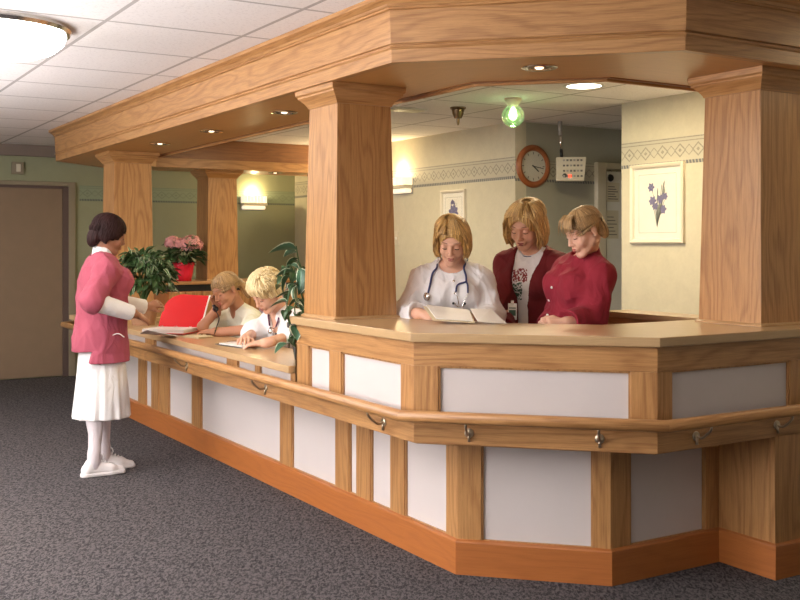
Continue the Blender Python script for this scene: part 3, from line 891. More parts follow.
def picture(label, y, z, w, h, art, fw=.035):
    t = thing('framed_picture', label, 'picture', (XW, y, z))
    g = frame_geo(w, h, fw, .03)
    mesh('frame', g[0], g[1], M['cream_frame'], t, local=True, smooth=False)
    box('mat', (-.006, -w / 2 + fw * .5, -h / 2 + fw * .5), (-.001, w / 2 - fw * .5, h / 2 - fw * .5), M['print_paper'], t, local=True)
    iw, ih = w - 2 * fw, h - 2 * fw
    x = -.0068
    lines = []
    for k in (.80,):
        a, b = iw * k / 2, ih * (k + .03) / 2
        for (y0, z0, y1, z1) in ((-a, -b, a, -b + .002), (-a, b - .002, a, b), (-a, -b, -a + .002, b), (a - .002, -b, a, b)):
            lines.append(box_geo(x, y0, z0, x + .0006, y1, z1))
    g = merge(*lines); mesh('ruled_border', g[0], g[1], M['iris_stem'], t, local=True)
    F1, F2 = [], []
    RR = random.Random(len(label))
    if art == 'iris':
        base = (0, -.17)
        for (fy, fz, sc) in ((.06, .12, 1), (-.03, .03, 1), (.045, .02, 1.1), (-.075, .05, .9), (-.06, -.045, 1), (.02, -.02, .9)):
            F2.append(stem(base, (fy * .2, fz * .3 - .02), (fy, fz), .005, x - .0002))
            for k in range(6):
                F1.append(petal(fy, fz, k * PI / 3 + RR.uniform(-.2, .2), .036 * sc, .024 * sc, x - .0004 - k * .00005))
        for k in range(12):
            a = RR.uniform(-.09, .09); F2.append(stem(base, (a * .4, -.06), (a, RR.uniform(-.08, .17)), .006, x - .0003))
    else:
        for k in range(7):
            F1.append(petal(0, .045, .3 + k * .75, .085, .055, x - .0004 - k * .00005))
        for k in range(3):
            F1.append(petal(-.02 + .03 * k, .125, 1.0 + .5 * k, .05, .025, x - .0008))
        F2.append(stem((0, -.16), (.01, -.1), (0, -.03), .006, x - .0002))
        for k in range(5): F2.append(stem((0, .03), (.01 * k - .02, .08), (.03 * k - .06, .14), .004, x - .0002))
    g = merge(*F1); mesh('blossoms', g[0], g[1], M['iris'], t, local=True)
    g = merge(*F2); mesh('stems', g[0], g[1], M['iris_stem'], t, local=True)
    box('glazing', (-.013, -w / 2 + fw * .7, -h / 2 + fw * .7), (-.0115, w / 2 - fw * .7, h / 2 - fw * .7), M['pic_glass'], t, local=True)
    return t
y0, y1 = onX(631.7, XW), onX(685.5, XW)
picture('large cream framed print of purple irises on the wall by the right column', (y0 + y1) / 2, 1.745, abs(y0 - y1), .59, 'iris')
y0, y1 = onX(442, XW), onX(466.5, XW)
picture('small framed print of a blue grey flower behind the nurse with the stethoscope', (y0 + y1) / 2, 1.70, abs(y0 - y1), .53, 'bloom', .03)

# ------------------------------------------------------------------ plants
def leaf_geo(L, W, curl=.25, fold=.25, pointy=1.0):
    """blade along +X, returns verts, faces, uvs"""
    vs, fs, uv = [], [], []
    N = 7
    for i in range(N + 1):
        s = i / N
        w = W * math.sin(PI * min(1, s ** .75)) ** (.8 * pointy) * (1 - .25 * s) if 0 < i < N else .0008
        for u in (-1, -.5, 0, .5, 1):
            vs.append((L * s, w * u / 2 * 1.0, abs(u) * w * fold - curl * L * s * s))
            uv.append((u, s))
    for i in range(N):
        for j in range(4):
            fs.append((i * 5 + j, (i + 1) * 5 + j, (i + 1) * 5 + j + 1, i * 5 + j + 1))
    return vs, fs, uv
def leaves(name, items, mat, parent, size, curl=.25, fold=.25, pointy=1.0):
    VV, FF, UU = [], [], []
    for (p, dirv, roll, sc) in items:
        vs, fs, uv = leaf_geo(size[0] * sc, size[1] * sc, curl, fold, pointy)
        d = V(dirv).normalized(); q = d.to_track_quat('X', 'Z').to_matrix().to_4x4()
        m = Matrix.Translation(p) @ q @ Matrix.Rotation(roll, 4, 'X')
        n = len(VV)
        VV += [tuple(m @ V(v)) for v in vs]; FF += [tuple(i + n for i in f) for f in fs]; UU += uv
    return mesh(name, VV, FF, mat, parent, uvs=UU, smooth=True)
def pot_geo(r0, r1, h):
    return [(0, 0), (r0, 0), (r1, h * .86), (r1 * 1.1, h * .87), (r1 * 1.1, h), (r1 * .96, h), (r1 * .9, h * .9), (0, h * .9)]
rr = random.Random(3)
# bushy dark plant at the far end
bx, by = 2.47, 7.86
t = thing('bushy_plant', 'dark bushy potted plant behind the red binder', 'plant', (bx, by, .822))
lathe('pot', pot_geo(.085, .115, .17), M['pot_clay'], t, 28)
lathe('soil', [(0, .156), (.104, .155)], M['soil'], t, 20)
its, its2, st = [], [], []
for k in range(620):
    a = rr.uniform(0, 2 * PI); ph = rr.uniform(-.5, 1.45); q = rr.uniform(.45, 1)
    c = V((bx, by, 1.19)); d = V((math.cos(a) * math.cos(ph), math.sin(a) * math.cos(ph), math.sin(ph)))
    p = c + V((d.x * .235, d.y * .235, d.z * .215)) * q
    o_ = V((d.x, d.y, d.z * .4 - .25 + rr.uniform(-.3, .3))) + V((rr.uniform(-.5, .5),) * 3)
    (its if k % (4 if d.z > .35 else 11) else its2).append((p, o_, rr.uniform(-.7, .7), rr.uniform(.7, 1.25)))
for k in range(26):
    a = rr.uniform(0, 2 * PI); e = V((bx + math.cos(a) * .2, by + math.sin(a) * .2, rr.uniform(1.05, 1.35)))
    st.append(tube_geo(smooth_pts([(bx, by, .97), (bx + math.cos(a) * .06, by + math.sin(a) * .06, 1.1), tuple(e)], 4), .004, 5))
g = merge(*st); mesh('stems', g[0], g[1], M['leaf_dark'], t, smooth=True)
leaves('foliage', its, M['leaf_dark'], t, (.068, .048), .35)
leaves('white_edged_leaves', its2, M['leaf_white'], t, (.085, .024), .4, pointy=.8)
# two arching pale blades by the nurse's face
# hydrangea
hx, hy = onY(184, 10.22), 10.22
t = thing('hydrangea', 'pink hydrangea in a red foil wrapped pot by the rear column', 'plant', (hx, hy, 1.07))
g = lathe_geo([(0, 0), (.07, 0), (.085, .08), (.10, .16), (.115, .19), (.095, .165), (0, .15)], 28)
vs = [(x * (1 + .06 * math.sin(9 * math.atan2(y, x))), y * (1 + .06 * math.sin(9 * math.atan2(y, x))), z + (.012 * math.sin(11 * math.atan2(y, x)) if z > .15 else 0)) for x, y, z in g[0]]
mesh('foil_pot', vs, g[1], M['pot_red'], t, smooth=True, local=True)
fl = []
def floret_geo(p, n, s):
    vs, fs = [], []
    q = V(n).to_track_quat('Z', 'Y').to_matrix().to_4x4()
    rot = rr.uniform(0, 1.5)
    for k in range(4):
        a = rot + k * PI / 2
        b = len(vs)
        for (rad, off, h) in ((.15, 0, 0), (.8, -.5, .25), (1.15, 0, .3), (.8, .5, .25)):
            vs.append((math.cos(a + off) * rad * s, math.sin(a + off) * rad * s, h * s * .4))
        fs.append((b, b + 1, b + 2, b + 3))
    m = Matrix.Translation(p) @ q
    return [tuple(m @ V(v)) for v in vs], fs
for (dx, dz, rad) in ((.080, .41, .112), (-.115, .43, .08), (-.03, .42, .065)):
    c = V((hx + dx * .854, hy - dx * .521 + (.05 if dx == 0 else 0), 1.07 + dz - .04))
    fg = []
    for k in range(150):
        z = rr.uniform(-.55, 1); a = rr.uniform(0, 2 * PI); q = math.sqrt(1 - z * z)
        n = V((q * math.cos(a), q * math.sin(a), z))
        fg.append(floret_geo(c + V((n.x, n.y, n.z * .92)) * rad * rr.uniform(.86, 1.02), n + V((rr.uniform(-.3, .3), rr.uniform(-.3, .3), rr.uniform(-.3, .3))), .018))
    g = merge(*fg); mesh('flower_head', g[0], g[1], M['petal'], t)
its = []
for k in range(90):
    a = rr.uniform(0, 2 * PI); r_ = rr.uniform(.03, .15); z = rr.uniform(.17, .36)
    its.append(((hx + r_ * math.cos(a), hy + r_ * math.sin(a), 1.07 + z), (math.cos(a), math.sin(a), rr.uniform(-.3, .5)), rr.uniform(-.4, .4), rr.uniform(.7, 1.2)))
leaves('leaves', its, M['leaf_hyd'], t, (.11, .07), .4)
g = merge(*[tube_geo([(hx, hy, 1.2), (hx + a, hy + b, 1.45)], .005, 6) for a, b in ((.08, -.05), (-.07, .05), (0, .04))])
mesh('stems', g[0], g[1], M['leaf_hyd'], t, smooth=True)
# variegated trailing plant beside the middle column
vx, vy = 2.50, 5.03
t = thing('trailing_plant', 'variegated trailing plant spilling over the low worktop beside the middle column', 'plant', (vx, vy, .822))
lathe('pot', pot_geo(.085, .115, .20), M['pot_dark'], t, 28)
lathe('soil', [(0, .183), (.105, .182)], M['soil'], t, 20)
its, its2, sg = [], [], []
def vine(pts, n, sc=1.0):
    P_ = smooth_pts(pts, 6)
    sg.append(tube_geo(P_, .0035, 5))
    for k in range(n):
        i = int((k + .5) / n * (len(P_) - 2)) + 1
        p = P_[i]; a = rr.uniform(0, 2 * PI)
        d = V((math.cos(a) - .1, math.sin(a), rr.uniform(-.9, .1)))
        (its if rr.random() < .65 else its2).append((tuple(p), tuple(d), rr.uniform(-.5, .5), sc * rr.uniform(.7, 1.2)))
def wp(px, y, dep): return tuple(at(px, y, dep))
top = (vx, vy, 1.02)
vine([top, wp(300, 268, 5.6), wp(296, 246, 5.55)], 5)
vine([top, wp(298, 285, 5.55), wp(290, 265, 5.5), wp(284, 275, 5.5), wp(283, 292, 5.45)], 7)
vine([top, wp(300, 290, 5.5), wp(292, 285, 5.4), wp(287, 305, 5.35), wp(290, 322, 5.3)], 9)
vine([top, wp(302, 300, 5.45), wp(295, 305, 5.35), wp(296, 325, 5.3), wp(293, 345, 5.3)], 10)
vine([top, wp(303, 275, 5.65), wp(298, 262, 5.6), wp(293, 280, 5.5), wp(294, 300, 5.5)], 8)
vine([top, wp(305, 310, 5.4), wp(299, 318, 5.35), wp(290, 335, 5.35), wp(289, 348, 5.33)], 8)
for q in ((297, 250, 5.5, (-.9, .5, .12), 1.7), (290, 275, 5.45, (-.5, .3, -.8), 1.1), (297, 285, 5.4, (-.1, 0, -1), 1.5), (301, 268, 5.45, (.1, .1, -1), 1.6)):
    its2.append((wp(*q[:3]), q[3], .3, q[4]))
g = merge(*sg); mesh('stems', g[0], g[1], M['leaf_hyd'], t, smooth=True)
leaves('leaves', its, M['leaf_dark'], t, (.068, .062), .3)
leaves('variegated_leaves', its2, M['leaf_pothos'], t, (.088, .072), .25)

# ------------------------------------------------------------------ papers and things on the counter
ZL = .822
def sheet_stack(name, cx, cy, z, w, d, rz, n, mat, parent=None, th=.0012, seed=1, jitter=.004):
    rs = random.Random(seed); g = []
    for k in range(n):
        b = box_geo(-w / 2, -d / 2, 0, w / 2, d / 2, th * .8)
        m = Matrix.Translation((cx + rs.uniform(-jitter, jitter), cy + rs.uniform(-jitter, jitter), z + k * th)) @ Matrix.Rotation(rz + rs.uniform(-.02, .02), 4, 'Z')
        g.append(xf(b, m))
    g = merge(*g); return mesh(name, g[0], g[1], mat, parent)
# the red binder: a page block on the worktop and the cover held up
bcx, bcy = 2.36, 7.19
brz = math.radians(-46)
ZP = ZL + .008
b_o = Matrix.Translation((bcx, bcy, ZP)) @ Matrix.Rotation(brz, 4, 'Z')
t = thing('binder', 'open red binder with its cover held up by the nurse in the pink jacket', 'binder', (bcx, bcy, ZP))
def bpart(name, geo, mat, bevel=0):
    g = xf(geo, b_o); return mesh(name, g[0], g[1], mat, t, bevel=bevel)
BW = .33
bpart('back_cover', box_geo(0, -.245, 0, BW, 0, .004), M['red_cover'], .001)
rs = random.Random(4)
bpart('pages', merge(*[box_geo(.006 + rs.uniform(0, .004), -.235 + rs.uniform(0, .006), .004 + k * .003, BW - .008, -.012, .0065 + k * .003) for k in range(9)]), M['paper'])
cvx = []      # raised cover: outline in the plane of the cover (a along hinge, b up the cover)
out = [(0, 0), (BW, 0), (BW + .01, .228), (.14, .236)] + [(.14 - .135 * math.sin(i * .19), .236 - .10 * (1 - math.cos(i * .19))) for i in range(1, 8)] + [(0.0, .10)]
def cov(a, b, o): return (a + .03 * b / .235, .075 * b / .235 + o * .95, .006 + .25 * b / .235 - o * .3)
n = len(out)
vs = [cov(a, b, 0) for a, b in out] + [cov(a, b, .004) for a, b in out]
bpart('front_cover', (vs, [tuple(range(n)), tuple(range(2 * n - 1, n - 1, -1))] + [(i, n + i, n + (i + 1) % n, (i + 1) % n) for i in range(n)]), M['red_cover'])
e = [(BW - .004, .0), (BW + .006, .0), (BW + .016, .232), (BW + .006, .232)]
vs = [cov(a, b, -.001) for a, b in e] + [cov(a, b, .005) for a, b in e]
bpart('cover_edge', (vs, box_geo(0, 0, 0, 1, 1, 1)[1][:2] + [(i, 4 + i, 4 + (i + 1) % 4, (i + 1) % 4) for i in range(4)]), M['paper'])
bpart('ring_mechanism', merge(*[tube_geo([(x, -.03 + .028 * math.cos(a), .006 + .034 * math.sin(a)) for a in [PI * q / 8 for q in range(9)]], .0028, 6) for x in (.05, .16, .27)] + [box_geo(.03, -.02, .004, .29, .002, .010)]), M['chrome'])
q_ = [(2.10, 6.60, .885), (2.30, 6.58, .836), (2.36, 6.80, ZL + .002), (2.14, 6.90, .838)]
n_ = 6
G = [[V(q_[0]).lerp(V(q_[1]), i / n_).lerp(V(q_[3]).lerp(V(q_[2]), i / n_), j / n_) for j in range(n_ + 1)] for i in range(n_ + 1)]
vs = [tuple(p) for r in G for p in r]; vs += [(x, y, z + .003) for x, y, z in vs]
N_ = (n_ + 1) ** 2; fs = []
for i in range(n_):
    for j in range(n_):
        a = i * (n_ + 1) + j; fs += [(a, a + 1, a + n_ + 2, a + n_ + 1), (N_ + a + n_ + 1, N_ + a + n_ + 2, N_ + a + 1, N_ + a)]
rim = [j for j in range(n_ + 1)] + [(i + 1) * (n_ + 1) + n_ for i in range(n_)] + [n_ * (n_ + 1) + j for j in range(n_ - 1, -1, -1)] + [i * (n_ + 1) for i in range(n_ - 1, 0, -1)]
for k in range(len(rim)): a, b = rim[k], rim[(k + 1) % len(rim)]; fs.append((a, N_ + a, N_ + b, b))
sh = mesh('loose_papers', vs, fs, M['paper'])
tag(sh, 'loose white sheets under the red binder, sticking out over the counter edge', 'papers')
# clipboard in front of the older seated nurse
cp = at(260, 339, 6.35)
t = thing('clipboard', 'clipboard with white sheets on the low worktop under the hands of a seated woman', 'clipboard', (2.50, 6.02, ZL))
mm = Matrix.Translation((2.50, 5.93, ZL + .001)) @ Matrix.Rotation(math.radians(8), 4, 'Z')
g = xf(box_geo(-.12, -.16, 0, .12, .16, .004), mm); mesh('board', g[0], g[1], M['pot_dark'], t)
g = xf(merge(*[box_geo(-.105, -.14 + k * .001, .004 + k * .0015, .105, .135, .005 + k * .0015) for k in range(5)]), mm); mesh('sheets', g[0], g[1], M['paper'], t)
g = xf(box_geo(-.04, .125, .005, .04, .155, .018), mm); mesh('clip', g[0], g[1], M['chrome'], t, bevel=.003)
# notepad by the phone nurse
n1 = sheet_stack('note_pad', 2.45, 6.62, ZL + .0005, .12, .18, .3, 6, M['manila'], th=.0016)
tag(n1, 'small pale note pad near the hand of the woman on the telephone', 'note pad')

# chart folders held by the nurse with the stethoscope : built after the figures

# office chairs behind the counter
def office_chair(x, y, rz, label, seat_z=.46, tall=.0):
    t = thing('office_chair', label, 'chair', (x, y, 0), None, rz)     # sitter looks along local +X
    def rb(lo, hi, n=1):
        return box_geo(*lo, *hi)
    mesh('seat', *rb((-.22, -.24, seat_z - .08), (.24, .24, seat_z - .01)), M['chair_fab'], t, local=True, bevel=.03)
    vs = []; fs = []
    nz, ny = 7, 7
    z0, z1 = seat_z + .12, seat_z + .60 + tall
    for s in (0, 1):
        for i in range(nz + 1):
            for j in range(ny + 1):
                u = j / ny * 2 - 1; w = i / nz
                half = .215 * (1 - .14 * (2 * w - 1) ** 4)
                zc = z0 + (z1 - z0) * (w if abs(u) < .8 else .5 + (w - .5) * .90)
                xb = -.27 - .05 * w + .035 * u * u + (-.022 if s else .022)
                vs.append((xb, u * half, zc))
    N = (nz + 1) * (ny + 1)
    for i in range(nz):
        for j in range(ny):
            a = i * (ny + 1) + j
            fs += [(a, a + 1, a + ny + 2, a + ny + 1), (N + a + ny + 1, N + a + ny + 2, N + a + 1, N + a)]
    rim = [j for j in range(ny + 1)] + [(i + 1) * (ny + 1) + ny for i in range(nz)] + [nz * (ny + 1) + j for j in range(ny - 1, -1, -1)] + [i * (ny + 1) for i in range(nz - 1, 0, -1)]
    for k in range(len(rim)):
        a, b = rim[k], rim[(k + 1) % len(rim)]
        fs.append((a, N + a, N + b, b))
    o = mesh('backrest', vs, fs, M['chair_fab'], t, local=True, smooth=True, auto=50)
    g = tube_geo(smooth_pts([(-.05, 0, seat_z - .09), (-.22, 0, seat_z - .09), (-.33, 0, seat_z), (-.33, 0, seat_z + .25)], 4), .018, 8)
    mesh('back_bar', g[0], g[1], M['black'], t, local=True, smooth=True)
    g = tube_geo([(0, 0, .07), (0, 0, seat_z - .08)], .028, 12); mesh('column', g[0], g[1], M['black'], t, local=True, smooth=True)
    for k in range(5):
        a = 2 * PI * k / 5 + .3
        g = tube_geo([(0, 0, .095), (.14 * math.cos(a), .14 * math.sin(a), .085), (.27 * math.cos(a), .27 * math.sin(a), .062)], [.022, .018, .014], 8)
        l = mesh('leg', g[0], g[1], M['black'], t, local=True, smooth=True)
        w = lathe_geo([(0, -.02), (.024, -.02), (.027, -.01), (.027, .01), (.024, .02), (0, .02)], 16)
        w = xf(w, Matrix.Translation((.27 * math.cos(a), .27 * math.sin(a), .028)) @ Matrix.Rotation(PI / 2, 4, 'X'))
        c = mesh('castor', w[0], w[1], M['black'], l, smooth=True, local=True, auto=40)
    return t
office_chair(3.20, 7.66, PI, 'empty mauve office chair whose backrest shows between the two seated nurses', tall=.08)
# ------------------------------------------------------------------ people: distance-field bodies turned into one surface
A3 = lambda *v: np.array(v, dtype=np.float64)
def nrm(v):
    v = np.asarray(v, float); return v / np.linalg.norm(v)
class Vol:
    def __init__(s, lo, hi, h):
        s.lo = np.array(lo, float); s.h = h
        s.n = np.ceil((np.array(hi) - s.lo) / h).astype(int) + 1
        s.a = np.full(s.n, .3, np.float32)
        s.ax = [(s.lo[i] + h * np.arange(s.n[i])).astype(np.float32) for i in range(3)]
    def blk(s, lo, hi):
        i0 = np.maximum(((np.array(lo) - s.lo) / s.h).astype(int) - 2, 0)
        i1 = np.minimum(((np.array(hi) - s.lo) / s.h).astype(int) + 3, s.n)
        if np.any(i1 <= i0): return None
        sl = tuple(slice(a, b) for a, b in zip(i0, i1))
        X = s.ax[0][sl[0]][:, None, None]; Y = s.ax[1][sl[1]][None, :, None]; Z = s.ax[2][sl[2]][None, None, :]
        return sl, X, Y, Z
    def put(s, sl, d, k, mode):
        a = s.a[sl]
        if mode == 'u':
            if k > 0:
                h = np.clip(.5 + .5 * (a - d) / k, 0, 1)
                s.a[sl] = a + (d - a) * h - k * h * (1 - h)
            else: s.a[sl] = np.minimum(a, d)
        else:      # subtract
            d = -d
            if k > 0:
                h = np.clip(.5 - .5 * (a - d) / k, 0, 1)
                s.a[sl] = a + (d - a) * h + k * h * (1 - h)
            else: s.a[sl] = np.maximum(a, d)
    def cone(s, p, q, r1, r2=None, k=.02, mode='u'):
        r2 = r1 if r2 is None else r2
        p, q = np.asarray(p, float), np.asarray(q, float); rm = max(r1, r2) + k + .012
        b = s.blk(np.minimum(p, q) - rm, np.maximum(p, q) + rm)
        if b is None: return
        sl, X, Y, Z = b; d = q - p; L2 = max(d @ d, 1e-9)
        t = np.clip(((X - p[0]) * d[0] + (Y - p[1]) * d[1] + (Z - p[2]) * d[2]) / L2, 0, 1)
        dd = np.sqrt((X - p[0] - t * d[0]) ** 2 + (Y - p[1] - t * d[1]) ** 2 + (Z - p[2] - t * d[2]) ** 2) - (r1 + (r2 - r1) * t)
        s.put(sl, dd, k, mode)
    def chain(s, pts, rs, k=.02):
        for i in range(len(pts) - 1): s.cone(pts[i], pts[i + 1], rs[i], rs[i + 1], k)
    def ell(s, c, rad, fr=None, k=.02, mode='u'):
        c = np.asarray(c, float); rad = np.asarray(rad, float); fr = np.eye(3) if fr is None else fr   # rows = axes
        rm = max(rad) + k + .012
        b = s.blk(c - rm, c + rm)
        if b is None: return
        sl, X, Y, Z = b
        X = X - c[0]; Y = Y - c[1]; Z = Z - c[2]
        k0 = 0; k1 = 0
        for i in range(3):
            u = (X * fr[i][0] + Y * fr[i][1] + Z * fr[i][2]) / rad[i]
            k0 = k0 + u * u; k1 = k1 + (u / rad[i]) ** 2
        k0 = np.sqrt(k0); k1 = np.sqrt(k1) + 1e-6
        s.put(sl, k0 * (k0 - 1) / k1, k, mode)
    def clip(s, c, n, k=0):
        """keep the side where dot(p-c, n) < 0"""
        c = np.asarray(c, float); n = nrm(n)
        d = (s.ax[0][:, None, None] - c[0]) * n[0] + (s.ax[1][None, :, None] - c[1]) * n[1] + (s.ax[2][None, None, :] - c[2]) * n[2]
        s.a = np.maximum(s.a, d.astype(np.float32))
    def fn(s, f, mode='max'):
        X, Y, Z = s.ax[0][:, None, None], s.ax[1][None, :, None], s.ax[2][None, None, :]
        v = f(X, Y, Z)
        if mode == 'max': s.a = np.maximum(s.a, v).astype(np.float32)
        else: s.a = (s.a + np.where(np.abs(s.a) < .06, v, 0)).astype(np.float32)
    def surf(s):
        a = s.a
        a = np.pad(a, 1, constant_values=.3)
        lo = s.lo - s.h
        neg = a < 0
        S = neg.shape
        c = np.zeros((S[0] - 1, S[1] - 1, S[2] - 1), np.uint8)
        for dx in (0, 1):
            for dy in (0, 1):
                for dz in (0, 1):
                    c += neg[dx:S[0] - 1 + dx, dy:S[1] - 1 + dy, dz:S[2] - 1 + dz]
        act = (c > 0) & (c < 8)
        I = np.argwhere(act)
        idx = np.full(c.shape, -1, np.int64); idx[act] = np.arange(len(I))
        acc = np.zeros((len(I), 3)); cnt = np.zeros(len(I))
        corner = [(0, 0, 0), (1, 0, 0), (0, 1, 0), (1, 1, 0), (0, 0, 1), (1, 0, 1), (0, 1, 1), (1, 1, 1)]
        val = [a[I[:, 0] + o[0], I[:, 1] + o[1], I[:, 2] + o[2]] for o in corner]
        for i in range(8):
            for j in range(i + 1, 8):
                if sum(abs(corner[i][q] - corner[j][q]) for q in range(3)) != 1: continue
                m = (val[i] < 0) != (val[j] < 0)
                t = val[i][m] / (val[i][m] - val[j][m])
                p = np.array(corner[i])[None, :] + t[:, None] * (np.array(corner[j]) - np.array(corner[i]))[None, :]
                acc[m] += p; cnt[m] += 1
        P = (I + acc / cnt[:, None]) * s.h + lo
        Q = []
        for ax in range(3):
            sl0 = [slice(1, S[q] - 1) for q in range(3)]; sl1 = list(sl0)
            sl0[ax] = slice(0, S[ax] - 1); sl1[ax] = slice(1, S[ax])
            n0, n1 = neg[tuple(sl0)], neg[tuple(sl1)]
            E = np.argwhere(n0 != n1)
            if len(E) == 0: continue
            fl = n0[E[:, 0], E[:, 1], E[:, 2]]
            off = np.array([1, 1, 1]); off[ax] = 0
            E = E + off
            u, v = (ax + 1) % 3, (ax + 2) % 3
            du = np.zeros(3, int); du[u] = 1; dv = np.zeros(3, int); dv[v] = 1
            q = [idx[tuple((E - du - dv).T)], idx[tuple((E - dv).T)], idx[tuple(E.T)], idx[tuple((E - du).T)]]
            q = np.stack(q, 1)
            q[~fl] = q[~fl][:, ::-1]
            Q.append(q)
        return P, np.concatenate(Q)
    def make(s, name, mat, parent, uvfn=None, smooth_it=0, keep_largest=False):
        P, Q = s.surf()
        if keep_largest and len(Q):
            lab = np.arange(len(P))
            while True:
                m = lab[Q].min(1); new = lab.copy()
                for j in range(4): np.minimum.at(new, Q[:, j], m)
                new = new[new]
                if (new == lab).all(): break
                lab = new
            big = np.bincount(lab).argmax()
            keep = lab == big
            Q = Q[keep[Q].all(1)]; mp = np.cumsum(keep) - 1; P = P[keep]; Q = mp[Q]
        me = bpy.data.meshes.new(name)
        me.vertices.add(len(P)); me.vertices.foreach_set('co', P.astype(np.float32).ravel())
        me.loops.add(Q.size); me.loops.foreach_set('vertex_index', Q.astype(np.int32).ravel())
        me.polygons.add(len(Q)); me.polygons.foreach_set('loop_start', np.arange(0, Q.size, 4, dtype=np.int32))
        try: me.polygons.foreach_set('loop_total', np.full(len(Q), 4, dtype=np.int32))
        except Exception: pass
        me.update(calc_edges=True); me.validate()
        me.polygons.foreach_set('use_smooth', np.ones(len(me.polygons), bool))
        if uvfn is not None:
            uv = me.uv_layers.new(name='UVMap')
            UVv = uvfn(P)
            li = np.zeros(len(me.loops), np.int32); me.loops.foreach_get('vertex_index', li)
            uv.data.foreach_set('uv', UVv[li].astype(np.float32).ravel())
        o = bpy.data.objects.new(name, me); COL.objects.link(o); me.materials.append(mat)
        if parent is not None:
            o.parent = parent; o.matrix_parent_inverse = world_of(parent).inverted()
        return o

def folds(amp, seed, sc=1.0):
    r = np.random.RandomState(seed)
    W = [(r.normal(size=3) * np.array([1, 1, .45]), r.uniform(0, 6), r.uniform(14, 30) * sc) for _ in range(5)]
    def f(X, Y, Z):
        v = 0
        w = np.sin(X * 11 + Z * 9 + seed) * .9 + np.sin(Y * 13 - Z * 7) * .9 + np.sin(X * 23 - Y * 17 + Z * 19) * .4
        for d, ph, k in W:
            d = d / np.linalg.norm(d)
            s_ = np.sin((X * d[0] + Y * d[1] + Z * d[2]) * k + ph + w)
            v = v + (.35 - (1 - np.abs(s_)) ** 2.2)
        return (v * amp * .62).astype(np.float32)
    return f

def heading(a):
    """a degrees: 0 towards the camera, 90 to the left of the photo"""
    a = math.radians(a); t_ = np.array([-VX, -VY, 0]); l_ = np.array([-VY, VX, 0])
    return math.cos(a) * t_ + math.sin(a) * l_
UP = A3(0, 0, 1)
def head_frame(ha, pitch, roll=0):
    f = heading(ha); r = np.cross(f, UP)
    p = math.radians(pitch)
    F_ = f * math.cos(p) - UP * math.sin(p); U_ = UP * math.cos(p) + f * math.sin(p)
    q = math.radians(roll)
    R_ = r * math.cos(q) + U_ * math.sin(q); U_ = U_ * math.cos(q) - r * math.sin(q)
    return np.array([R_, F_, U_])

class Head:
    def __init__(s, c, ha, pitch, roll=0, sc=.95):
        s.c = np.asarray(c, float); s.fr = head_frame(ha, pitch, roll); s.sc = sc
    def p(s, x, y, z): return s.c + s.sc * (x * s.fr[0] + y * s.fr[1] + z * s.fr[2])
    def d(s, x, y, z): return x * s.fr[0] + y * s.fr[1] + z * s.fr[2]
    def loc(s, P): return ((P - s.c) @ s.fr.T) / s.sc

def add_head(v, h):
    q = h.sc
    E = lambda c, r, k=.012, m='u': v.ell(h.p(*c), np.array(r) * q, h.fr, k, m)
    C = lambda a, b, r1, r2, k=.01: v.cone(h.p(*a), h.p(*b), r1 * q, r2 * q, k)
    E((0, -.012, .034), (.074, .094, .084), .01)
    E((0, .026, -.02), (.060, .066, .088), .02)
    for s_ in (-1, 1):
        C((s_ * .052, .0, -.050), (s_ * .016, .068, -.098), .020, .017, .022)
        E((s_ * .036, .062, -.030), (.024, .022, .026), .02)
        C((s_ * .010, .086, .030), (s_ * .044, .074, .030), .009, .008, .014)
    E((0, .076, -.098), (.020, .018, .017), .014)
    for s_ in (-1, 1): E((s_ * .031, .101, .010), (.018, .018, .013), .010, 's')
    for s_ in (-1, 1): E((s_ * .031, .0745, .007), (.0145, .0145, .0135), .003)
    C((0, .088, .022), (0, .106, -.022), .0075, .0095, .010)
    E((0, .108, -.026), (.0105, .011, .0095), .006)
    for s_ in (-1, 1): E((s_ * .0125, .099, -.030), (.0075, .009, .007), .006)
    E((0, .086, -.056), (.026, .014, .022), .012)
    E((0, .0965, -.0555), (.020, .0075, .0055), .004)
    E((0, .0955, -.0665), (.017, .0075, .006), .004)
    E((0, .107, -.0612), (.024, .010, .0022), .002, 's')
    E((0, .100, -.078), (.016, .008, .005), .008, 's')
    for s_ in (-1, 1):
        E((s_ * .077, -.010, .000), (.007, .017, .030), .004)
        E((s_ * .080, -.006, -.025), (.006, .009, .011), .004)
        E((s_ * .085, -.004, .004), (.004, .009, .016), .003, 's')
def face_parts(h, parent, brow='brow', lashes=True, lip=True):
    for s_ in (-1, 1):
        pts = [h.p(s_ * (.016 + .032 * u), .0970 - .006 * u - .014 * u * u, .0365 + .003 * math.sin(u * 3.1) - .003 * u) for u in (0, .25, .5, .75, 1)]
        g = tube_geo([tuple(p) for p in pts], [.0016, .0024, .0022, .0018, .0008], 6)
        mesh('eyebrow', g[0], g[1], M[brow], parent, smooth=True)
        if lashes:
            pts = []
            for u in range(9):
                a = math.radians(-62 + 124 * u / 8)
                pts.append(tuple(h.p(s_ * .031 + .0158 * math.sin(a), .0745 + .0152 * math.cos(a), .0015 - .0035 * math.cos(a))))
            g = tube_geo(pts, [.0008, .0014, .0018, .002, .002, .002, .0018, .0014, .0008], 6)
            mesh('eyelashes', g[0], g[1], M['lash'], parent, smooth=True)
    if lip:
        v = Vol(h.c - .14, h.c + .14, .0025)
        q = h.sc
        for s_ in (-1, 1):
            v.ell(h.p(s_ * .0065, .0975, -.0550), np.array((.0125, .0078, .0042)) * q, h.fr, .003)
        v.ell(h.p(0, .0968, -.0662), np.array((.0155, .0078, .0052)) * q, h.fr, .003)
        v.make('lips', M['lip'], parent)

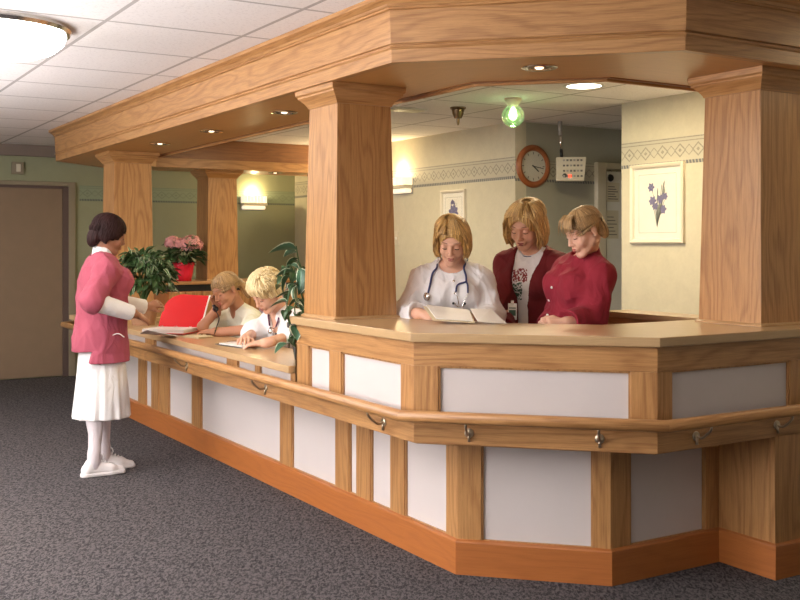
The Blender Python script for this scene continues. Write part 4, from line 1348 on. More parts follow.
def frame_of(F_, U_):
    F_ = nrm(F_); R_ = nrm(np.cross(F_, U_)); U_ = np.cross(R_, F_)
    return np.array([R_, F_, U_])

class Person:
    """joints in metres; side 0 = own right, 1 = own left"""
    def __init__(s, ha, pelvis, neck, head, sw=.172, build=1.0):
        s.f = heading(ha); s.r = np.cross(s.f, UP)
        s.P = np.asarray(pelvis, float); s.N = np.asarray(neck, float); s.h = head
        s.U = nrm(s.N - s.P)
        s.T = frame_of(s.f - s.U * (s.f @ s.U), s.U)      # torso frame rows R F U
        s.T = np.array([nrm(np.cross(nrm(s.f - s.U * (s.f @ s.U)), s.U)), nrm(s.f - s.U * (s.f @ s.U)), s.U])
        s.b = build
        s.S = [s.N - s.U * .075 + s.T[0] * sw * b for b in (1, -1)]
        s.Pf = np.array([s.r, s.f, UP])
    def tp(s, r, f, u):      # point relative to neck in torso frame
        return s.N + s.T[0] * r + s.T[1] * f + s.T[2] * u
    def limbs(s, E, W, hands):
        s.E, s.W, s.hands = [np.asarray(e, float) for e in E], [np.asarray(w, float) for w in W], hands
    def legs(s, K, A, toe):
        s.K, s.A, s.toe = [np.asarray(e, float) for e in K], [np.asarray(w, float) for w in A], toe
        s.Hp = [s.P + s.r * .085 * b - UP * .02 for b in (1, -1)]

def torso(v, p, g=0.0, bust=.0, belly=0.0):
    b = p.b; L = np.linalg.norm(p.N - p.P)
    v.ell(p.P + UP * .0, (.160 * b + g, .112 * b + g, .115 + g), p.Pf, .03)
    v.ell(p.P - UP * .06 - p.f * .03, (.155 * b + g, .105 * b + g, .09 + g), p.Pf, .04)
    v.ell(p.P + p.U * L * .33 + p.T[1] * belly * .4, (.130 * b + g, .100 * b + g + belly * .5, .13 + g), p.T, .06)
    v.ell(p.P + p.U * L * .62, (.140 * b + g, .102 * b + g, .14 + g), p.T, .06)
    v.ell(p.P + p.U * L * .80, (.150 * b + g, .088 * b + g, .10 + g), p.T, .05)
    for q in (-1, 1):
        v.ell(p.P + p.U * L * .68 + p.T[1] * (.075 + bust) + p.T[0] * .066 * q, (.060 + g, .052 + g, .058 + g), p.T, .05)
    v.cone(p.S[0] + p.U * .012, p.S[1] + p.U * .012, .045 + g * .7, .045 + g * .7, .045)
    for q in (0, 1):
        v.cone(p.S[q] + p.U * .02, p.N - p.U * .0 + p.T[0] * (.03 if q == 0 else -.03), .036 + g, .040 + g, .04)
def neck(v, p, g=0.0):
    v.cone(p.N - p.U * .03, p.h.p(0, -.022, -.045), .054 + g, .050 + g, .025)
def arm(v, p, i, g=0.0, t=1.0, loose=0.0, k=.02, t0=0.0):
    """sleeve up to t (0..1 = upper arm, 1..2 = forearm)"""
    S, E, W = p.S[i], p.E[i], p.W[i]
    tt = min(t, 1)
    v.cone(S, S + (E - S) * tt, .049 + g, (.049 - .010 * tt) + g + loose * tt, k)
    if t > 1:
        e = E + (W - E) * (t - 1)
        v.cone(E, e, .039 + g + loose, .039 - .011 * (t - 1) + g + loose, k)
def sleeve_cut(v, p, i, t):
    """plane at the cuff: removes everything beyond it near the wrist"""
def leg(v, p, i, g=0.0, t=2.0):
    H_, K, A = p.Hp[i], p.K[i], p.A[i]
    v.cone(H_, K, .080 + g, .052 + g, .03)
    v.cone(K, A, .050 + g, .032 + g, .02)
    c = K + (A - K) * .3 - p.f * .012
    v.ell(c, (.045 + g, .048 + g, .11 + g), frame_of(p.f, nrm(K - A)), .03)
def foot(v, p, i, g=0.0):
    A, T_ = p.A[i], p.toe[i]
    d = nrm(T_)
    v.cone(A, A - UP * .05 - d * .02, .033 + g, .030 + g, .02)
    v.cone(A - UP * .045 - d * .035, A - UP * .055 + d * .11, .030 + g, .026 + g, .02)
    v.cone(A - UP * .055 + d * .11, A - UP * .062 + d * .16, .028 + g, .018 + g, .02)
def hand(v, w, d, n, side, curl=.35, thumb=.5, sc=.95, spread=.10, bias=None):
    """w wrist, d towards the fingers, n out of the back of the hand, side +1 when the thumb is along cross(n, d)"""
    d = nrm(d); n = nrm(n - d * (n @ d)); s_ = np.cross(n, d) * side     # s_ points to the thumb
    w = np.asarray(w, float)
    K = [w + (d * .088 + s_ * o + n * h_) * sc for o, h_ in ((.030, .0), (.010, .004), (-.011, .002), (-.030, -.004))]
    v.cone(w - d * .03, w + d * .01, .027 * sc, .027 * sc, .02)
    for k_, r in zip(K, (.0125, .0125, .012, .011)):
        v.cone(w + d * .015 + (k_ - w) * .12, k_, .0165 * sc, r * sc, .012)
    Ls = (.070, .079, .074, .058)
    for i, (k_, L) in enumerate(zip(K, Ls)):
        cu = curl if not isinstance(curl, (list, tuple)) else curl[i]
        a = 0; p = k_; fd = nrm(d + s_ * spread * (1.5 - i) * .8)
        segs = (.45, .30, .25); rr_ = (.0098, .0088, .0078, .0066)
        pts = [p]
        for j, sg_ in enumerate(segs):
            a += cu * (1.0 if j else .8)
            dd = fd * math.cos(a) - n * math.sin(a)
            p = p + dd * L * sg_ * sc; pts.append(p)
        v.chain(pts, [x * sc for x in rr_], .0035)
    t0 = w + (d * .028 + s_ * .022 - n * .006) * sc
    a = thumb
    d1 = nrm(d * .75 + s_ * .70 - n * .25 * a); d2 = nrm(d * .95 + s_ * .25 - n * .45 * a)
    t1 = t0 + d1 * .042 * sc; t2 = t1 + d2 * .032 * sc; t3 = t2 + nrm(d * 1 - s_ * .05 - n * .5 * a) * .026 * sc
    v.chain([t0, t1, t2, t3], [.0155 * sc, .0125 * sc, .0105 * sc, .008 * sc], .006)

def bounds(pts, m=.16):
    P_ = np.array(pts); return P_.min(0) - m, P_.max(0) + m
def body(p, matname, parent, h=.0048, legs=True):
    pts = [p.P, p.N, p.h.c + UP * .02, *p.S, *p.E, *p.W] + ([*p.K, *p.A] if legs else [])
    lo, hi = bounds(pts, .15)
    if legs: lo[2] = min(lo[2], min(a[2] for a in p.A) - .1)
    for w, hd in zip(p.W, p.hands):
        lo = np.minimum(lo, w + nrm(hd[0]) * .2 - .05); hi = np.maximum(hi, w + nrm(hd[0]) * .2 + .05)
    v = Vol(lo, hi, h)
    torso(v, p); neck(v, p)
    for i in (0, 1):
        arm(v, p, i, t=2.0)
        if legs: leg(v, p, i); foot(v, p, i)
    add_head(v, p.h)
    for i in (0, 1):
        hd = p.hands[i]
        hand(v, p.W[i], hd[0], hd[1], 1 if i == 0 else -1, **(hd[2] if len(hd) > 2 else {}))
    return v.make('body', M[matname], parent, keep_largest=True)

# hair -------------------------------------------------------------
def lock_geo(h, pts, r, flat=.45):
    return tube_geo([tuple(h.p(*q)) for q in pts], r, 6, flat=flat)
def hair_uv(h):
    def f(P):
        q = h.loc(P); ang = np.arctan2(q[:, 0], q[:, 1] + .01); el = np.arctan2(np.hypot(q[:, 0], q[:, 1]), q[:, 2] + .02)
        return np.stack([el * .5, ang * .6], 1)
    return f
def make_hair(h, parent, mat, prims, cuts, locks, groove=.0022, name='hair', extra=None, vox=.004, freq=34):
    v = Vol(h.c - .24 * h.sc - .02, h.c + .24 * h.sc + .02, vox)
    for q in prims:
        if q[0] == 'e': v.ell(h.p(*q[1]), np.array(q[2]) * h.sc, h.fr, q[3] if len(q) > 3 else .02)
        else: v.cone(h.p(*q[1]), h.p(*q[2]), q[3] * h.sc, q[4] * h.sc, .02)
    def gr(X, Y, Z):
        dx, dy, dz = X - h.c[0], Y - h.c[1], Z - h.c[2]
        a = dx * h.fr[0][0] + dy * h.fr[0][1] + dz * h.fr[0][2]; b = dx * h.fr[1][0] + dy * h.fr[1][1] + dz * h.fr[1][2]; c = dx * h.fr[2][0] + dy * h.fr[2][1] + dz * h.fr[2][2]
        an = np.arctan2(a, b + .01)
        return (groove * (np.sin(an * freq + c * 22) + .7 * np.sin(an * freq * .47 + 2 - c * 35 + b * 20))).astype(np.float32)
    v.fn(gr, 'add')
    for q in cuts:
        if q[0] == 'e': v.ell(h.p(*q[1]), np.array(q[2]) * h.sc, h.fr, q[3] if len(q) > 3 else .006, 's')
        else: v.clip(h.p(*q[1]), h.d(*q[2]))
    o = v.make(name, M[mat], parent, uvfn=hair_uv(h))
    me = o.data
    # locks joined in the same mesh
    if locks:
        g = merge(*locks)
        P = np.array([vv.co for vv in me.vertices]); n = len(P)
        allv = [tuple(x) for x in P] + g[0]
        faces = [tuple(pl.vertices) for pl in me.polygons] + [tuple(i + n for i in f) for f in g[1]]
        m2 = bpy.data.meshes.new(name); m2.from_pydata(allv, [], faces); m2.update()
        m2.polygons.foreach_set('use_smooth', np.ones(len(m2.polygons), bool))
        uv = m2.uv_layers.new(name='UVMap'); UVv = hair_uv(h)(np.array(allv))
        li = np.zeros(len(m2.loops), np.int32); m2.loops.foreach_get('vertex_index', li)
        uv.data.foreach_set('uv', UVv[li].astype(np.float32).ravel())
        m2.materials.append(M[mat]); o.data = m2; bpy.data.meshes.remove(me)
    return o
def bob_locks(h, c, rad, length, n, seed, front=.75, part=0.0, r=.0055, curl=.012, jag=.01, bang=None, lift=1.0):
    """strands run from the parting over the skull and hang; angles measured from the face"""
    rs = random.Random(seed); out = []
    for k in range(n):
        az = rs.uniform(-PI, PI)
        isf = abs(az) < front
        if isf and bang is None: continue
        L = (bang if isf else length) + rs.uniform(-jag, jag)
        te = 1.75 if not isf else 1.45
        pts = []
        for i in range(7):
            th = .22 + (te - .22) * i / 6
            e = rs.uniform(.98, 1.035) if i else 1
            x = c[0] + part * (1 - i / 6) + rad[0] * math.sin(th) * math.sin(az) * e
            y = c[1] + rad[1] * math.sin(th) * math.cos(az) * e
            z = c[2] + rad[2] * math.cos(th) * lift
            pts.append((x, y, z))
            if pts[-1][2] < L: break
        x, y, z = pts[-1]
        if z > L:
            m = 4
            x1, y1 = x, y
            for i in range(1, m + 1):
                s_ = i / m; q = math.hypot(x1, y1) + 1e-6
                w = 1 + (.10 * math.sin(s_ * PI) - curl / .07 * s_ * s_)
                pts.append((x1 * w + rs.uniform(-.002, .002), y1 * w, z + (L - z) * s_))
        nn = len(pts); rad_ = [r * h.sc * (.5 + .5 * math.sin(PI * min(1, (i + 1) / nn * .9))) for i in range(nn)]
        rad_[-1] = .0012
        out.append(lock_geo(h, pts, rad_, .5))
    return out
def swept(h, px_, end, n, seed, vol=0.0):
    rs = random.Random(seed); out = []
    for k in range(n):
        s = 1 if rs.random() < .5 else -1
        y0 = rs.uniform(.005, .080); z0 = .044 + .088 * math.sqrt(max(.02, 1 - ((y0 + .014) / .108) ** 2))
        w = rs.uniform(0, 1); e = rs.uniform(-.003, .005) + vol
        pts = [(px_, y0, z0), (px_ + (s * .045 - px_) * .55, y0 + .006, z0 + .002 + vol * .6), (s * (.058 + e), .060 + .012 * w, .090 - .010 * w),
               (s * (.080 + e), .058 + .010 * w, .045), (s * (.090 + e), .050 + .008 * w, -.005), (s * (.091 + e * 1.5), .044 + .006 * w, -.045),
               (s * (.080 + e * 1.5), .046 + rs.uniform(-.006, .01), end + rs.uniform(-.012, .012))]
        out.append(lock_geo(h, pts, [.0035, .0055, .006, .0058, .0055, .0045, .0012], .5))
    return out
def steth(parent, pts_l, pts_r, y_pt, tips, chest, mat):
    g = tube_geo(smooth_pts([tuple(q) for q in pts_l]), .0052, 8)
    t_ = parent
    mesh('tubing', g[0], g[1], M[mat], t_, smooth=True)
    for tp_ in tips:
        g = tube_geo(smooth_pts([tuple(q) for q in tp_]), .0030, 8); mesh('ear_tube', g[0], g[1], M['chrome'], t_, smooth=True)
        e = tp_[-1]; g = lathe_geo([(0, -.007), (.006, -.004), (.006, .004), (0, .007)], 10, tuple(e)); mesh('ear_tip', g[0], g[1], M['black'], t_, smooth=True)
    c, n = chest
    q = V(n).to_track_quat('Z', 'Y').to_matrix().to_4x4()
    g = xf(lathe_geo([(0, .010), (.012, .012), (.014, .008), (.021, .006), (.022, 0), (0, -.001)], 24), Matrix.Translation(tuple(c)) @ q)
    mesh('chest_piece', g[0], g[1], M['chrome'], t_, smooth=True)
# ------------------------------------------------------------------ the six women
def surf_pt(o, px, y, tol=2.5):
    """point and normal of the mesh nearest to the camera around this pixel"""
    me = o.data
    P = np.zeros(len(me.vertices) * 3, np.float32); me.vertices.foreach_get('co', P); P = P.reshape(-1, 3)
    N = np.zeros(len(me.vertices) * 3, np.float32); me.vertex_normals.foreach_get('vector', N); N = N.reshape(-1, 3)
    dep = P[:, 0] * VX + P[:, 1] * VY; lat = P[:, 0] * VY - P[:, 1] * VX
    u = CX + F * lat / dep; w = HY + F * (H - P[:, 2]) / dep
    d2 = np.hypot(u - px, w - y)
    m = d2 < tol
    while not m.any(): tol *= 1.5; m = d2 < tol
    idx = np.where(m)[0]; i = idx[dep[idx].argmin()]
    return V(P[i]), V(N[i]).normalized()
def patch(name, o, px0, y0, px1, y1, mat, parent, nu=6, nv=6, off=.002, th=.002, mask=None):
    """thin cloth patch lying on the garment"""
    G = [[surf_pt(o, px0 + (px1 - px0) * i / nu, y0 + (y1 - y0) * j / nv, 1.6) for j in range(nv + 1)] for i in range(nu + 1)]
    vs = [tuple(p + n * off) for r in G for p, n in r] + [tuple(p + n * (off + th)) for r in G for p, n in r]
    N = (nu + 1) * (nv + 1); fs = []
    for i in range(nu):
        for j in range(nv):
            if mask and not mask(i, j): continue
            a = i * (nv + 1) + j; q = (a, a + 1, a + nv + 2, a + nv + 1)
            fs += [tuple(k + N for k in q), q[::-1]]
    return mesh(name, vs, fs, mat, parent, smooth=True)
def garment(p, name, mat, parent, g, sleeve=None, loose=.012, hem=None, h=.006, bust=0, belly=0, cut=None, extra=None, fold=.004, seed=1, neckhole=(.070, .070, .055), nh_off=(0, .015, .03), skirt=None, arms=(0, 1)):
    pts = [p.P, p.N, *p.S] + ([*p.E, *p.W] if sleeve else [])
    lo, hi = bounds(pts, .2 + g)
    if hem is not None: lo[2] = min(lo[2], hem - .05)
    v = Vol(lo, hi, h)
    torso(v, p, g, bust, belly)
    if extra: extra(v)
    if sleeve:
        for i in arms: arm(v, p, i, g=.010 + g * .35, t=sleeve, loose=loose, k=.035)
    v.fn(folds(fold, seed), 'add')
    if hem is not None: v.clip((0, 0, hem), (0, 0, -1))
    v.ell(p.tp(*nh_off), neckhole, p.T, .004, 's')
    if cut: cut(v)
    if sleeve and sleeve > 1.5:
        for i in arms:
            W, E = p.W[i], p.E[i]; d = nrm(W - E); c = E + (W - E) * (sleeve - 1)
            v.cone(c + d * .04, c + d * .20, .0395 + loose, .075, 0, 's')
            v.ell(c + d * .03, (.055 + loose, .055 + loose, .030), frame_of(np.cross(d, UP) + .01, d), .004, 's')
    return v.make(name, M[mat], parent)
def cuff(p, i, t, name, mat, parent, r, L=.035):
    W, E = p.W[i], p.E[i]; d = nrm(W - E); c = E + (W - E) * (t - 1)
    g = tube_geo([tuple(c - d * L), tuple(c - d * L * .5), tuple(c)], [r * 1.06, r, r * 1.02], 20)
    return mesh(name, g[0], g[1], M[mat], parent, smooth=True, bevel=.002)
def person_root(label, x, y, group=None, z=0):
    return thing('person', label, 'person', (x, y, z), group)
Z2 = lambda x, y, z: A3(x, y, z)

# ---- 1: standing nurse in pink ------------------------------------------------
h1 = Head(at(109, 234.5, 6.56), -121, 20, 0, .99)
O1 = at(102, 300, 6.58)
p = Person(-115, Z2(O1[0], O1[1], .92), at(102, 259, 6.56), h1, sw=.165, build=.98)
p.limbs([at(92, 301, 6.28), at(111, 302, 6.80)], [at(133, 313.5, 6.46), at(146, 307, 6.95)],
        [(at(162, 325, 6.70) - at(133, 313.5, 6.46), UP * .75 + heading(0) * .7, dict(curl=.2, thumb=.3, sc=1.0)),
         (at(172, 299, 7.10) - at(146, 307, 6.95), heading(0) * .9 + UP * .5, dict(curl=.4, thumb=.4))])
fd = nrm(p.f + A3(.05, .12, 0))
def gz(px, dep, z): q = at(px, 0, dep); q[2] = z; return q
p.legs([gz(97, 6.50, .50), gz(103, 6.64, .50)], [gz(94, 6.43, .09), gz(104, 6.62, .09)], [fd, nrm(p.f)])
t1 = person_root('standing woman in a pink jacket and white skirt holding the cover of a red binder', O1[0], O1[1])
body(p, 'skin_c', t1)
face_parts(h1, t1, 'lash')
make_hair(h1, t1, 'hair_dark', [('e', (0, -.016, .044), (.092, .112, .092)), ('e', (.066, -.012, -.012), (.028, .066, .060)), ('e', (-.066, -.012, -.012), (.028, .066, .060)), ('e', (0, -.082, -.036), (.068, .044, .078))],
          [('e', (0, .118, -.052), (.085, .078, .105)), ('e', (.078, .040, -.070), (.035, .055, .055)), ('e', (-.078, .040, -.070), (.035, .055, .055))],
          bob_locks(h1, (0, -.016, .040), (.090, .110, .090), -.045, 140, 11, front=1.0, r=.005, curl=.03, bang=.052), groove=.0012, freq=46)
def ex(v):
    lo = Z2(O1[0], O1[1], .60) - p.f * .015
    v.ell(p.tp(0, -.075, -.20), (.13, .06, .16), p.T, .06)
    v.cone(p.P + UP * .16 + p.f * .0, lo, .140, .200, .05)
def ct1(v):
    v.ell(p.tp(0, .085, .0), (.045, .06, .11), p.T, .004, 's')
    def f(X, Y, Z):
        ff = (X - O1[0]) * p.f[0] + (Y - O1[1]) * p.f[1]
        return -np.maximum(ff + .085 - (Z - .76) * .25, Z - .765 - (ff + .2) * .10)
    v.fn(f, 'max')
jk = garment(p, 'jacket', 'pink', t1, .032, sleeve=.97, loose=.026, hem=.70, bust=.03, belly=.04, extra=ex, cut=ct1, fold=.007, seed=3, neckhole=(.084, .090, .068))
garment(p, 'undershirt', 'white_cloth', t1, .014, sleeve=1.93, loose=.007, hem=.90, fold=.002, seed=5, neckhole=(.052, .055, .05), nh_off=(0, .01, .055), extra=lambda v: v.cone(p.N - p.U * .02, p.N + (p.h.p(0, -.022, -.045) - p.N) * .42, .066, .064, .015))
def skirt(name, mat, parent, c0, z0, z1, r0, r1, fy=.92, seed=0):
    v = Vol((c0[0] - .3, c0[1] - .3, z1 - .03), (c0[0] + .3, c0[1] + .3, z0 + .05), .007)
    f, r = p.f, p.r
    n = 10
    for i in range(n):
        a, b = i / n, (i + 1) / n
        v.cone((c0[0], c0[1], z0 + (z1 - .1 - z0) * a), (c0[0], c0[1], z0 + (z1 - .1 - z0) * b), r0 + (r1 - r0) * a, r0 + (r1 - r0) * b, .01)
    def pl(X, Y, Z):
        an = np.arctan2(Y - c0[1], X - c0[0]); w = np.clip((z0 - Z) / (z0 - z1), 0, 1)
        return (.0055 * w * (np.sin(an * 13 + Z * 3) + .6 * np.sin(an * 22 - Z * 4 + 1))).astype(np.float32)
    v.fn(pl, 'add'); v.clip((0, 0, z1), (0, 0, -1)); v.clip((0, 0, z0), (0, 0, 1))
    return v.make(name, M[mat], parent)
skirt('skirt', 'white_cloth', t1, at(101.5, 300, 6.58), .785, .345, .135, .186)
for i in (0, 1):
    v = Vol(np.minimum(p.K[i], p.A[i]) - .12, np.maximum(p.K[i], p.A[i]) + .12, .005)
    leg(v, p, i, g=.0035); v.cone(p.A[i] + UP * .05, p.A[i] - UP * .04, .037, .038, .02); v.clip((0, 0, .46), (0, 0, 1)); v.clip((0, 0, .045), (0, 0, -1))
    v.make('stocking', M['stocking'], t1)
def shoe(p, i, parent):
    A, d = p.A[i], nrm(p.toe[i]); s_ = np.cross(d, UP)
    v = Vol(A - A3(.25, .25, .12), A + A3(.25, .25, .08), .004)
    b = A3(A[0], A[1], 0)
    pt = lambda f, z, s=0: b + d * f + UP * z + s_ * s
    v.cone(pt(-.042, .038), pt(.10, .030), .036, .036, .02); v.cone(pt(.10, .030), pt(.168, .022), .036, .024, .02)
    v.cone(pt(-.036, .045), pt(-.022, .075), .034, .036, .02); v.cone(pt(.02, .07), pt(.10, .045), .028, .022, .03)
    v.ell(pt(-.0, .125), (.031, .036, .045), frame_of(d, UP), .004, 's')
    v.clip((0, 0, .018), (0, 0, -1))
    u = v.make('shoe', M['sneaker'], parent)
    v = Vol(A - A3(.25, .25, .12), A + A3(.25, .25, .0), .004)
    v.cone(pt(-.045, .012), pt(.10, .012), .040, .042, .02); v.cone(pt(.10, .012), pt(.168, .012), .041, .030, .02)
    v.clip((0, 0, .026), (0, 0, 1)); v.clip((0, 0, .002), (0, 0, -1))
    v.make('sole', M['rubber'], u)
    g = merge(*[tube_geo(smooth_pts([tuple(pt(.045 + k * .02, .092 - k * .0085, -.022)), tuple(pt(.052 + k * .02, .103 - k * .009, 0)), tuple(pt(.045 + k * .02, .092 - k * .0085, .022))], 4), .003, 6) for k in range(4)] +
              [tube_geo(smooth_pts([tuple(pt(.04, .105, 0)), tuple(pt(.03, .135, s * .02)), tuple(pt(.045, .14, s * .035)), tuple(pt(.055, .115, s * .02)), tuple(pt(.045, .105, 0))], 4), .0025, 6) for s in (-1, 1)])
    mesh('laces', g[0], g[1], M['rubber'], u, smooth=True)
for i in (0, 1): shoe(p, i, t1)
pk = patch('pocket', jk, 107, 334, 127, 352, M['pink'], t1, off=.001, th=.004)
q, n_ = surf_pt(jk, 119, 335)
g = tube_geo(smooth_pts([tuple(q + V((-.05, 0, -.004)) + n_ * .004), tuple(q + n_ * .012 + V((0, 0, .012))), tuple(q + V((.04, -.01, -.012)) + n_ * .008)], 4), .008, 8, flat=.4)
mesh('pocket_tissue', g[0], g[1], M['white_cloth'], t1, smooth=True)
g = tube_geo(smooth_pts([tuple(h1.p(.010 * s, .104, -.02 - .0)) for s in (1,)] * 1 + [tuple(h1.p(.02, .103, .004)), tuple(h1.p(.05, .09, .008)), tuple(h1.p(.078, .01, .010))], 4), .0012, 6)

# ---- 2: woman in a white coat with a stethoscope --------------------------------
h2 = Head(at(452.5, 240, 5.32), 10, 33, 3, .97)
p = Person(4, Z2(*at(452, 0, 5.46)[:2], .92), at(452.5, 267.5, 5.40), h2, sw=.158)
p.limbs([at(406, 318, 5.34), at(491, 318, 5.36)], [at(419, 314, 5.12), at(484, 320, 5.12)],
        [(at(441, 318, 5.02) - at(419, 314, 5.12), UP * .5 + heading(0) * .8, dict(curl=.5, thumb=.5, spread=.05)),
         (at(466, 322, 5.00) - at(484, 320, 5.12), UP * .5 + heading(0) * .8, dict(curl=.4))])
t2 = person_root('woman in a white coat with a blue stethoscope round her neck reading papers', *at(452, 0, 5.46)[:2])
g_ = lambda px, dep, z: gz(px, dep, z)
p.legs([p.P + p.r * .09 - UP * .44 + p.f * .02, p.P - p.r * .09 - UP * .44 + p.f * .02], [A3(*(p.P + p.r * .10)[:2], .085), A3(*(p.P - p.r * .10)[:2], .085)], [p.f, p.f])
def std_legs(p):
    p.legs([p.P + p.r * .09 - UP * .44 + p.f * .02, p.P - p.r * .09 - UP * .44 + p.f * .02], [A3(*(p.P + p.r * .10)[:2], .085), A3(*(p.P - p.r * .10)[:2], .085)], [p.f, p.f])
def trousers(p, mat, parent, top=1.02, seed=2):
    lo, hi = bounds([p.P, *p.A, *p.K], .2)
    v = Vol(lo, hi, .009)
    torso(v, p, .012)
    for i in (0, 1): leg(v, p, i, g=.022)
    v.fn(folds(.004, seed), 'add'); v.clip((0, 0, .07), (0, 0, -1)); v.clip((0, 0, top), (0, 0, 1))
    return v.make('trousers', M[mat], parent)
body(p, 'skin_a', t2, .0052); face_parts(h2, t2); trousers(p, 'white_cloth', t2)
def bobprims(w=0.0, d=0.0, dn=0.0):
    return [('e', (0, -.014, .044), (.088 + w * .5, .106 + d, .086)), ('e', (.072 + w, -.004, -.022), (.028, .066, .080 + dn)), ('e', (-.072 - w, -.004, -.022), (.028, .066, .080 + dn)),
            ('e', (0, -.078 - d * .4, -.035), (.076 + w * .6, .042, .082 + dn))]
make_hair(h2, t2, 'hair_gold', bobprims(.004), [('e', (0, .118, -.034), (.066, .082, .114)), ('p', (0, 0, -.098), (0, 0, -1)), ('e', (0, .02, -.11), (.052, .07, .05))],
          bob_locks(h2, (0, -.014, .044), (.092, .110, .089), -.092, 200, 21, front=.85, part=.02, r=.0056, curl=.014) + swept(h2, .020, -.070, 90, 22), groove=.0018)
coat = garment(p, 'coat', 'white_coat', t2, .020, sleeve=1.96, loose=.020, hem=.78, bust=.012, fold=.009, seed=8, neckhole=(.070, .070, .050), nh_off=(0, .035, .022))
for k in range(3):
    q, n_ = surf_pt(coat, 452.5 + k * .3, 279 + k * 13)
    g = xf(lathe_geo([(0, .003), (.006, .002), (.007, 0)], 12), Matrix.Translation(q + n_ * .001) @ n_.to_track_quat('Z', 'Y').to_matrix().to_4x4())
    mesh('snap', g[0], g[1], M['chrome'], t2, smooth=True)
st = thing('stethoscope', 'blue stethoscope hanging round the neck of the woman in the white coat', 'stethoscope', tuple(p.N), None)
def on(o, px, y, off=.007):
    q, n_ = surf_pt(o, px, y); return q + n_ * off
def nk(r, f, u): return V(p.tp(r, f, u))
side_l = [on(coat, 427, 296, .01), on(coat, 429, 284), on(coat, 434, 272), on(coat, 437.5, 266), nk(.078, -.005, .040), nk(.060, -.06, .06), nk(0, -.082, .065), nk(-.060, -.06, .06), nk(-.078, -.005, .040), on(coat, 465, 266), on(coat, 466, 274), on(coat, 465.5, 280)]
q0, n0 = surf_pt(coat, 426.5, 297)
yp = on(coat, 465.5, 280)
Lt = [yp, on(coat, 458, 283), on(coat, 456.5, 290, .01), on(coat, 456, 299, .012), on(coat, 458, 306, .018), on(coat, 453, 303, .024)]
Rt = [yp, on(coat, 468.5, 284), on(coat, 469, 292, .01), on(coat, 466, 301, .012), on(coat, 461, 306, .018), on(coat, 466, 304, .024)]
steth(st, side_l, None, None, [Lt, Rt], (q0 + n0 * .012, n0), 'tube_blue')
g = merge(tube_geo(smooth_pts([tuple(x) for x in Lt[:3]], 4), .0048, 8), tube_geo(smooth_pts([tuple(x) for x in Rt[:3]], 4), .0048, 8))
mesh('yoke', g[0], g[1], M['tube_blue'], st, smooth=True)

# ---- 3: woman with an open maroon jacket over a printed shirt --------------------
h3 = Head(at(525.5, 225, 5.62), 30, 30, 4, 1.03)
O3 = at(535, 0, 5.78)
p = Person(34, Z2(O3[0], O3[1], .96), at(533, 254, 5.72), h3, sw=.172)
p.limbs([at(502, 314, 5.62), at(566, 316, 5.88)], [at(503, 330, 5.36), at(545, 332, 5.55)],
        [(heading(30) - UP * .1, UP, dict(curl=.4)), (heading(70) - UP * .1, UP, dict(curl=.4))])
std_legs(p)
t3 = person_root('woman in an open maroon jacket over a printed white shirt', O3[0], O3[1])
body(p, 'skin_a', t3, .0052); face_parts(h3, t3); trousers(p, 'white_cloth', t3)
make_hair(h3, t3, 'hair_blond', bobprims(.018, .006, .018), [('e', (0, .120, -.036), (.066, .082, .116)), ('p', (0, 0, -.122), (0, 0, -1)), ('e', (0, .02, -.13), (.056, .07, .07))],
          bob_locks(h3, (0, -.014, .046), (.104, .116, .094), -.115, 260, 33, front=.85, part=-.02, r=.0062, curl=.012, jag=.018) + swept(h3, -.026, -.085, 110, 34, .010), groove=.0024)
tee = garment(p, 'shirt', 'white_cloth', t3, .013, sleeve=.5, loose=.005, hem=.85, fold=.003, seed=12, neckhole=(.060, .062, .045), nh_off=(0, .02, .035))
def ct3(v):
    R_, F_, U_ = p.T
    def f(X, Y, Z):
        dx, dy, dz = X - p.N[0], Y - p.N[1], Z - p.N[2]
        r = dx * R_[0] + dy * R_[1] + dz * R_[2]; ff = dx * F_[0] + dy * F_[1] + dz * F_[2]; u = dx * U_[0] + dy * U_[1] + dz * U_[2]
        t = np.clip(-u / .26, 0, 1)
        w = .082 - .050 * t
        d = np.maximum(np.abs(r + .006 - .018 * t) - w, -ff + .0)
        return -d
    v.fn(f, 'max')
mj = garment(p, 'jacket', 'maroon', t3, .026, sleeve=1.9, loose=.016, hem=.76, bust=.008, cut=ct3, fold=.0045, seed=14)
g = tube_geo(smooth_pts([tuple(p.tp(.066 * math.sin(a), .012 + .062 * math.cos(a), .018 - .022 * math.cos(a))) for a in [2 * PI * i / 14 for i in range(15)]], 2), .0022, 6)
ck = mesh('necklace', g[0], g[1], M['tube_blue'], t3, smooth=True)
rq = random.Random(5)
keep = {(i, j) for i in range(16) for j in range(20) if rq.random() < .6}
patch('shirt_print', tee, 511, 268, 526, 282, M['print_shirt'], t3, 14, 11, .001, .0008, mask=lambda i, j: (i, j) in keep)
patch('shirt_print', tee, 508, 283, 521, 300, M['print_green'], t3, 12, 16, .001, .0008, mask=lambda i, j: (i + j) % 3 and (i, j) in keep or rq.random() < .3)
bq, bn = surf_pt(mj, 513, 309, 4)
bd = thing('name_badge', 'white name badge clipped to the front of the maroon jacket', 'badge', tuple(bq), None)
q4 = bn.to_track_quat('Z', 'Y').to_matrix().to_4x4()
fr4 = Matrix.Translation(at(512.5, 310, 5.47)) @ Matrix.Rotation(-math.atan2(VX, VY) - math.radians(20), 4, 'Z')
g = xf(box_geo(-.024, -.002, -.052, .024, .002, .035), fr4); mesh('card', g[0], g[1], M['paper'], bd, bevel=.002)
g = xf(merge(box_geo(-.018, -.0035, -.03, .018, -.002, .0), box_geo(-.018, -.0035, .008, .018, -.002, .013), box_geo(-.018, -.0035, -.044, .012, -.002, -.04)), fr4); mesh('printed_lines', g[0], g[1], M['print_green'], bd)
